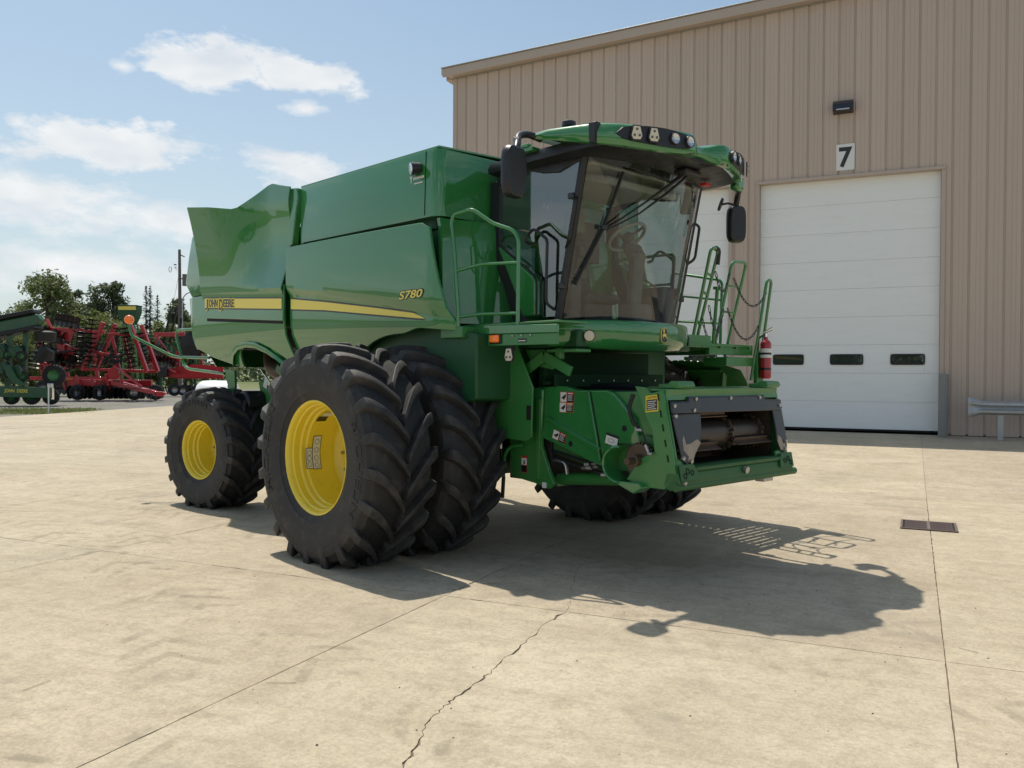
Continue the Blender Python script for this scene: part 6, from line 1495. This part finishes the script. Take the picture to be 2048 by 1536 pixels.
# ---- green planter at the left edge
p_ = empty('planter', spot(70, 44), VIEW_RZ); p_.scale = (.846, .846, .846); tag(p_, 'green planter with folded boom and row units at the left edge', 'planter')
mat('planter_green', (.016, .085, .028), .45, coat=.3, var=.2, vscale=3, dirt=(.12, .11, .08), dirt_amt=.3, dirt_scale=3)
GF = 'planter_green'
bars(p_, 'main_beam', GF, [((-4.5, -1.2, .82), (1.62, -1.2, .72))], .34, .62)
lettering('brand_lettering', 'JOHN  DEERE', 'yellow_decal', p_, frame4((-.36, -1.376, .80), (1, 0, -.016), (0, 0, 1)), fit=(1.38, .27), size=.3, offset=.003, depth=.002)
lettering('brand_lettering', 'JOHN DEERE', 'yellow_decal', p_, frame4((-2.55, -1.376, .84), (1, 0, -.016), (0, 0, 1)), fit=(1.38, .27), size=.3, offset=.003, depth=.002)
part(p_, 'folded_boom', GF, lambda m: m.prism([(-4.5, 3.5), (.55, 4.75), (.68, 5.1), (.45, 5.45), (-4.5, 4.45)], (-.7, -.1), lambda a, c, d: (a, d, c)), bevel=.08)
part(p_, 'boom_strip', 'tine_black', lambda m: m.prism([(-4.5, 4.45), (.40, 5.5), (.30, 5.72), (-4.5, 4.75)], (-.9, .1), lambda a, c, d: (a, d, c)), bevel=.04)
part(p_, 'boom_strip', 'tine_black', lambda m: m.prism([(-4.5, 3.35), (.5, 4.55), (.45, 4.75), (-4.5, 3.75)], (-.95, .1), lambda a, c, d: (a, d, c)), bevel=.04)
bars(p_, 'mast', GF, [((-1.3, -.6, 1.0), (-1.15, -.6, 4.4)), ((-.55, -.3, 1.0), (-.35, -.3, 4.3)), ((-2.6, -.4, 1.0), (-2.4, -.4, 4.2))], .26)
for k, (x_, z_) in enumerate(((-2.6, 3.4), (-1.7, 3.2), (-.75, 3.1), (-2.5, 2.3), (-1.5, 2.1), (-.7, 1.9))):
    part(p_, 'row_unit', GF, lambda m: m.prism([(x_ - .3, z_ + .35), (x_ + .25, z_ + .45), (x_ + .5, z_ + .1), (x_ + .35, z_ - .5), (x_ + .05, z_ - .25), (x_ - .35, z_ - .2)], (-1.0 - .1 * (k % 2), -.8), lambda a, c, d: (a, d, c)), bevel=.05)
    part(p_, 'seed_box', 'tine_black', lambda m: m.box((x_ + .1, -.5, z_ + .15), (.5, .6, .6)), bevel=.1)
    e = empty('closing_wheel', (x_ + .45, -.9, z_ - .2), .3, p_); e.scale = (.62, .62, .62); link('tyre', IMP_T, e); link('rim', IMP_HM['green_frame'], e)
part(p_, 'press_arm', GF, lambda m: m.prism([(-1.15, 2.3), (-.75, 2.35), (-.35, 1.6), (.10, 1.25), (-.05, 1.05), (-.6, 1.3), (-1.0, 1.75)], (-1.30, -1.18), lambda a, c, d: (a, d, c)), bevel=.02)
part(p_, 'hitch_tube', 'tine_black', lambda m: m.cyl((.5, -.6, 2.6), (1.0, -.6, 3.4), .30, 16))
part(p_, 'dark_hopper', 'tine_black', lambda m: m.lathe([(-.3, .0), (-.3, .55), (.25, .62), (.35, .3), (.35, 0)], 20, 'Z', c=(.75, -.2, 4.1)))
part(p_, 'dark_hopper', 'tine_black', lambda m: m.lathe([(-.3, .0), (-.3, .5), (.25, .56), (.35, .3), (.35, 0)], 20, 'Z', c=(.70, -.2, 2.95)))
for x_, y_, s2 in ((-2.4, -.9, .9), (-.9, -.9, .85), (.30, -.9, .95), (1.35, -.7, .9)): iwheel(p_, x_, y_, s=s2, mt='green_frame', rz=.2)
e = empty('wheel', (1.05, .2, 1.75), .25, p_); e.scale = (1.25, 1, 1.25); link('tyre', IMP_T, e); link('rim', IMP_HM['green_frame'], e)
part(p_, 'chain_hoist', 'chrome', lambda m: (m.box((1.5, -1.05, 1.1), (.3, .2, .35)), m.cyl((1.65, -1.1, .3), (1.65, -1.1, 1.0), .10, 10)), bevel=.03)
for k in range(5): hoses(p_, [(-2.5 + k * .3, -1.0, 4.0), (-1.9 + k * .4, -1.3, 3.0), (-1.2 + k * .25, -1.25, 1.3)], .022)
# ---- white marker stake, wrapped bale
sp_ = spot(97, 35.5); m = MB(); m.cyl((0, 0, -.06), (0, 0, 1.15), .028, 8); m.cyl((0, 0, .0), (0, 0, .03), .06, 8); o = m.build('marker_stake', 'white_decal', loc=(sp_.x, sp_.y, -.05)); tag(o, 'thin white marker stake at the edge of the gravel', 'stake')
mat('bale_wrap', (.78, .79, .80), .35, var=.05, vscale=4, bump=.4, bscale=6)
sp_ = spot(436, 34); m = MB(); rows = []
for a, r in ((-.75, .40), (-.72, .62), (-.6, .70), (-.2, .72), (.2, .71), (.6, .70), (.72, .60), (.75, .38)):
    rows.append([(a, r * (1 + .03 * sin(k * 3.1 + a * 7)) * cos(2 * pi * k / 30), r * (1 + .03 * sin(k * 2.3 + a * 5)) * sin(2 * pi * k / 30) + .70) for k in range(30)])
m.grid(rows, cv=True); m.add(rows[0], [tuple(range(30))]); m.add(rows[-1], [tuple(range(30))]); o = m.build('wrapped_bale', 'bale_wrap', loc=(sp_.x, sp_.y, -.06)); o.rotation_euler = (0, 0, VIEW_RZ); tag(o, 'white plastic wrapped bale beyond the rear wheel', 'bale')
# ---- utility pole with transformer
mat('pole_wood', (.16, .13, .115), .9, var=.25, vscale=5, stretch=(3, 3, .3))
up = empty('utility_pole', spot(361, 78), VIEW_RZ); tag(up, 'wooden utility pole with transformer rising behind the implements', 'utility pole')
part(up, 'pole', 'pole_wood', lambda m: m.tube([(0, 0, -.1), (-.05, 0, 6), (-.11, 0, 12.85)], [.19, .165, .12], 12))
part(up, 'transformer', 'grey_decal', lambda m: (m.cyl((.42, -.05, 9.55), (.42, -.05, 10.6), .24, 16), m.box((.15, -.05, 10.2), (.2, .1, .1))))
part(up, 'insulator', 'grey_decal', lambda m: m.tube([(-.08, 0, 12.4), (.35, 0, 12.2)], .05, 8))
part(up, 'street_light', 'steel', lambda m: (m.tube([(-.1, 0, 11.25), (-.55, 0, 11.25)], .03, 6), m.tube([(-.1, 0, 11.0), (-.35, 0, 11.0), (-.55, 0, 11.25)], .025, 6), m.lathe([(-.02, .0), (-.02, .14), (.08, .10), (.1, 0)], 12, 'Z', c=(-.5, 0, 11.45)), m.tube([(-.95 + .12 * cos(t), 0, 11.05 + .25 * sin(t)) for t in [2 * pi * k / 14 for k in range(14)]], .03, 6, closed=True)))
part(up, 'conduit', 'steel', lambda m: m.tube(bend([(.20, -.1, 0), (.20, -.1, 8.4), (.6, -.1, 8.9), (1.4, -.1, 9.0)], .3), .05, 8))
part(up, 'guy_wire', 'tine_black', lambda m: m.tube([(-.1, 0, 10.9), (-.85, 0, 7.0), (-2.2, 0, 0)], .012, 5))

# ------------------------------------------------------------------ trees
def leaf_mat(name, dark, light):
    m = bpy.data.materials.new(name); m.use_nodes = True; nt = m.node_tree; N = nt.nodes.new; L = nt.links.new
    b = nt.nodes['Principled BSDF']; tc = N('ShaderNodeTexCoord'); nz = N('ShaderNodeTexNoise'); nz.inputs['Scale'].default_value = .8; nz.inputs['Detail'].default_value = 4; L(tc.outputs['Object'], nz.inputs['Vector'])
    mr = N('ShaderNodeMapRange'); mr.inputs[1].default_value = .35; mr.inputs[2].default_value = .65; L(nz.outputs[0], mr.inputs[0])
    mx = N('ShaderNodeMix'); mx.data_type = 'RGBA'; L(mr.outputs[0], mx.inputs[0]); mx.inputs[6].default_value = (*dark, 1); mx.inputs[7].default_value = (*light, 1)
    L(mx.outputs[2], b.inputs['Base Color']); b.inputs['Roughness'].default_value = .6; b.inputs['Specular IOR Level'].default_value = .3
    tr = N('ShaderNodeBsdfTranslucent'); L(mx.outputs[2], tr.inputs[0]); ms = N('ShaderNodeMixShader'); ms.inputs[0].default_value = .35
    L(b.outputs[0], ms.inputs[1]); L(tr.outputs[0], ms.inputs[2]); L(ms.outputs[0], nt.nodes['Material Output'].inputs[0]); MATS[name] = m
leaf_mat('leaf_dark', (.105, .135, .075), (.18, .21, .105)); leaf_mat('leaf_mid', (.14, .18, .07), (.25, .28, .12)); leaf_mat('leaf_light', (.13, .17, .045), (.24, .26, .09)); leaf_mat('needle', (.06, .085, .07), (.09, .12, .09)); leaf_mat('leaf_pale', (.14, .15, .10), (.22, .23, .16))  # leaf colours lifted to stand in for haze over the trees
mat('bark', (.09, .07, .05), .9, var=.3, vscale=6)
def leaves(rng, clumps, per, size):
    vs = []; fs = []
    for c, r in clumps:
        for _ in range(per):
            d = Vector((rng.gauss(0, 1), rng.gauss(0, 1), rng.gauss(0, 1))); d.normalize(); p = c + d * (r * rng.random() ** .45)
            n = Vector((rng.gauss(0, 1), rng.gauss(0, 1), rng.gauss(.6, 1))).normalized(); a = n.orthogonal().normalized(); q = rng.uniform(0, 6.28); b_ = n.cross(a)
            e1 = (a * cos(q) + b_ * sin(q)) * size * rng.uniform(.6, 1.3); e2 = n.cross(e1) * rng.uniform(.4, .7); k = len(vs)
            vs += [p - e1, p + e2 * .8, p + e1, p - e2 * .8]; fs.append((k, k + 1, k + 2, k + 3))
    return vs, fs
def tree(base, H, W, seed, mt, label, cat='tree', name='broadleaf_tree', n=46, per=95, size=.30, low=.22, shape=1.0, group=None):
    rng = random.Random(seed); t = empty(name, base, rng.uniform(0, 6)); tag(t, label, cat, group)
    m = MB(); m.tube([(0, 0, -.1), (rng.uniform(-.2, .2), 0, H * .25), (rng.uniform(-.4, .4), rng.uniform(-.3, .3), H * .6), (0, 0, H * .85)], [H * .022, H * .017, H * .010, .03], 8)
    clumps = []
    for k in range(n):
        while True:
            x_, y_, z_ = rng.uniform(-1, 1), rng.uniform(-1, 1), rng.uniform(-1, 1); rr = x_ * x_ + y_ * y_ + z_ * z_
            if .25 < rr < 1: break
        zz = H * (low + (1 - low) * (z_ * .5 + .5)); wz = (1 - max(0, z_) ** 2 * .45) * (1 - max(0, -z_) ** 2 * .5 * shape)
        c = Vector((x_ * W / 2 * wz * .9, y_ * W / 2 * wz * .9, zz - .04 * H)); clumps.append((c, rng.uniform(.07, .135) * (W + H) / 2))
        if k % 2 == 0: m.tube([(0, 0, c.z * rng.uniform(.45, .7)), c * .6 + Vector((0, 0, c.z * .3)), c], [H * .008, H * .005, .015], 5)
    m.build('trunk', 'bark', t)
    vs, fs = leaves(rng, clumps, per, size); b = MB(); b.add(vs, fs); b.build('crown', mt, t, smooth=0, recalc=False)
    return t
def conifer(base, H, W, seed, label):
    rng = random.Random(seed); t = empty('spruce_tree', base); tag(t, label, 'tree', 'spruces beyond the yard')
    m = MB(); m.tube([(0, 0, -.1), (0, 0, H)], [H * .018, .02], 8); m.build('trunk', 'bark', t); vs = []; fs = []
    L_ = 0
    for k in range(int(H * 24)):
        q_ = rng.random() ** .85; z = H * (.04 + .96 * q_); tier = .5 + .5 * sin(z * 6.2 + rng.uniform(-.5, .5)); r = W / 2 * (1 - q_) ** .95 * (.62 + .5 * tier) + .05
        a = rng.uniform(0, 6.283); d = Vector((cos(a), sin(a), 0)); n_ = max(2, int(r / .22))
        for q in range(n_):
            f = (q + 1) / n_; p = d * (r * f) + Vector((0, 0, z - .34 * r * f + .14 * r * f * f + rng.uniform(-.07, .07))); sd = Vector((-sin(a), cos(a), 0)) * (.10 + .14 * (1 - f)); k0 = len(vs)
            vs += [p - sd, p + d * .22 + Vector((0, 0, .02)), p + sd, p - d * .15 + Vector((0, 0, rng.uniform(-.16, .16)))]; fs.append((k0, k0 + 1, k0 + 2, k0 + 3))
    b = MB(); b.add(vs, fs); b.build('crown', 'needle', t, smooth=0, recalc=False)
def gp(px, dep): p = spot(px, dep); return (p.x, p.y, -.06)
TG = 'broadleaf trees beyond the yard'
tree(gp(98, 122), 16.3, 10.2, 11, 'leaf_mid', 'tallest broadleaf tree with wide uneven crown behind the planter', n=70, per=100, group=TG)
tree(gp(62, 128), 12.5, 6.0, 31, 'leaf_dark', 'smaller broadleaf tree joined to the left of the tallest one', n=34, group=TG)
tree(gp(150, 126), 14.2, 5.4, 13, 'leaf_dark', 'narrow dark broadleaf tree on the right flank of the tallest one', n=38, group=TG)
tree(gp(196, 120), 14.6, 4.6, 12, 'leaf_dark', 'dark broadleaf tree standing left of the twin tops by the spruces', n=40, group=TG)
tree(gp(226, 121), 14.9, 5.6, 14, 'leaf_dark', 'dark broadleaf tree with rounded top left of the spruces', n=48, group=TG)
conifer(gp(292, 118), 13.6, 6.4, 3, 'left spruce of the group left of the utility pole'); conifer(gp(300, 121), 13.9, 6.8, 4, 'tallest middle spruce of the group left of the utility pole'); conifer(gp(315, 119), 12.4, 7.2, 5, 'right spruce of the group left of the utility pole')
tree(gp(358, 110), 11.4, 3.6, 15, 'leaf_dark', 'small tree directly behind the utility pole', n=30, group=TG)
tree(gp(382, 112), 10.8, 4.4, 16, 'leaf_dark', 'small tree at the edge of the harvester right of the pole', n=30, group=TG)
tree(gp(8, 135), 11.8, 7.5, 17, 'leaf_pale', 'pale thin tree at the left edge of the picture', n=36, per=60, group=TG)
for k, (px, dep, H_, W_, mt_) in enumerate(((28, 104, 7.6, 6.5, 'leaf_mid'), (62, 100, 8.4, 6.2, 'leaf_light'), (98, 98, 7.8, 6.4, 'leaf_light'), (132, 101, 8.0, 5.6, 'leaf_mid'), (164, 97, 8.6, 5.4, 'leaf_light'), (198, 99, 9.4, 5.8, 'leaf_light'), (228, 98, 9.8, 5.0, 'leaf_mid'), (255, 101, 9.2, 5.4, 'leaf_light'), (288, 97, 7.0, 5.6, 'leaf_mid'), (318, 99, 7.6, 5.0, 'leaf_light'), (345, 96, 7.0, 4.8, 'leaf_light'), (372, 98, 7.4, 5.2, 'leaf_mid'), (-5, 98, 7.0, 6.0, 'leaf_mid'))):
    tree(gp(px, dep), H_, W_, 40 + k, mt_, ['leafy shrub at the far left behind the planter boom', 'light green shrub under the tallest tree', 'light green shrub below the tallest trunk', 'green shrub above the left end of the red harrow', 'light green shrub above the left disc gang', 'light green shrub above the harrow frame', 'green shrub left of the seed hopper', 'light green shrub behind the seed hopper', 'green shrub below the spruces', 'light green shrub behind the upright tines', 'light green shrub left of the pole foot', 'green shrub right of the pole foot', 'green shrub cut by the left picture edge'][k], 'shrub', 'shrub', n=30, per=90, size=.24, low=.02, shape=.2, group='shrubs along the yard edge')
# a wood further off, seen as one mass on the horizon and mirrored in the paintwork
rng = random.Random(99); cl = []
for k in range(520):
    a = rng.uniform(radians(-150), radians(60)); R0 = rng.uniform(95, 125); cl.append((Vector((R0 * cos(a), R0 * sin(a) , rng.uniform(.5, 6.0))), rng.uniform(1.5, 2.6)))
for k in range(420):
    a = rng.uniform(radians(118), radians(178)); R0 = rng.uniform(170, 200); cl.append((Vector((R0 * cos(a), R0 * sin(a), rng.uniform(.5, 7.5))), rng.uniform(2.0, 3.5)))
vs, fs = leaves(rng, cl, 30, .8); b = MB(); b.add(vs, fs); o = b.build('distant_wood', 'leaf_dark', smooth=0, recalc=False); tag(o, 'distant wood closing the horizon round the yard', 'wood', kind='stuff')
# stray gravel and straw on the concrete
rng = random.Random(17); b = MB()
for k in range(260):
    x_ = rng.uniform(-9, 2.2); y_ = rng.uniform(1.8, 11.5); r_ = rng.uniform(.003, .0075); z_ = r_ * .5
    vs = [(x_ + r_ * rng.uniform(.7, 1.2) * cos(t_), y_ + r_ * rng.uniform(.7, 1.2) * sin(t_), .001) for t_ in (0, 1.25, 2.5, 3.75, 5.0)] + [(x_ + rng.uniform(-.3, .3) * r_, y_, r_ * rng.uniform(.8, 1.3))]
    b.add(vs, [(0, 1, 5), (1, 2, 5), (2, 3, 5), (3, 4, 5), (4, 0, 5)])
for k in range(9):
    x_ = rng.uniform(-5, 1); y_ = rng.uniform(2.4, 7); a_ = rng.uniform(0, 3.1); l_ = rng.uniform(.03, .09); b.cur = 1
    b.add([(x_ - l_ * cos(a_) - .0015 * sin(a_), y_ - l_ * sin(a_), .004), (x_ + l_ * cos(a_), y_ + l_ * sin(a_), .004), (x_ + l_ * cos(a_) + .0025 * sin(a_), y_ + l_ * sin(a_) - .003, .007), (x_ - l_ * cos(a_) + .001, y_ - l_ * sin(a_) - .003, .007)], [(0, 1, 2, 3)])
o = b.build('stray_grit', ['joint_dark', 'cab_trim_light'], smooth=0, recalc=False); tag(o, 'stray grit and bits of straw scattered on the concrete', 'grit', kind='stuff')
# short grass on the gravel verge in front of the planter
rng = random.Random(5); vs = []; fs = []
for k in range(5200):
    p = spot(rng.uniform(-40, 190) + rng.gauss(0, 12), rng.uniform(34.5, 40.5)); 
    if rng.random() < .25 + .5 * (p.length > 45): continue
    a = rng.uniform(0, 6.28); w = rng.uniform(.012, .03); hh = rng.uniform(.03, .10); k0 = len(vs); vs += [(p.x - w * cos(a), p.y - w * sin(a), -.06), (p.x + w * cos(a), p.y + w * sin(a), -.06), (p.x + rng.uniform(-.05, .05), p.y, hh - .06)]; fs.append((k0, k0 + 1, k0 + 2))
b = MB(); b.add(vs, fs); o = b.build('verge_grass', 'leaf_light', smooth=0, recalc=False); tag(o, 'thin grass growing in the gravel verge', 'grass', kind='stuff')
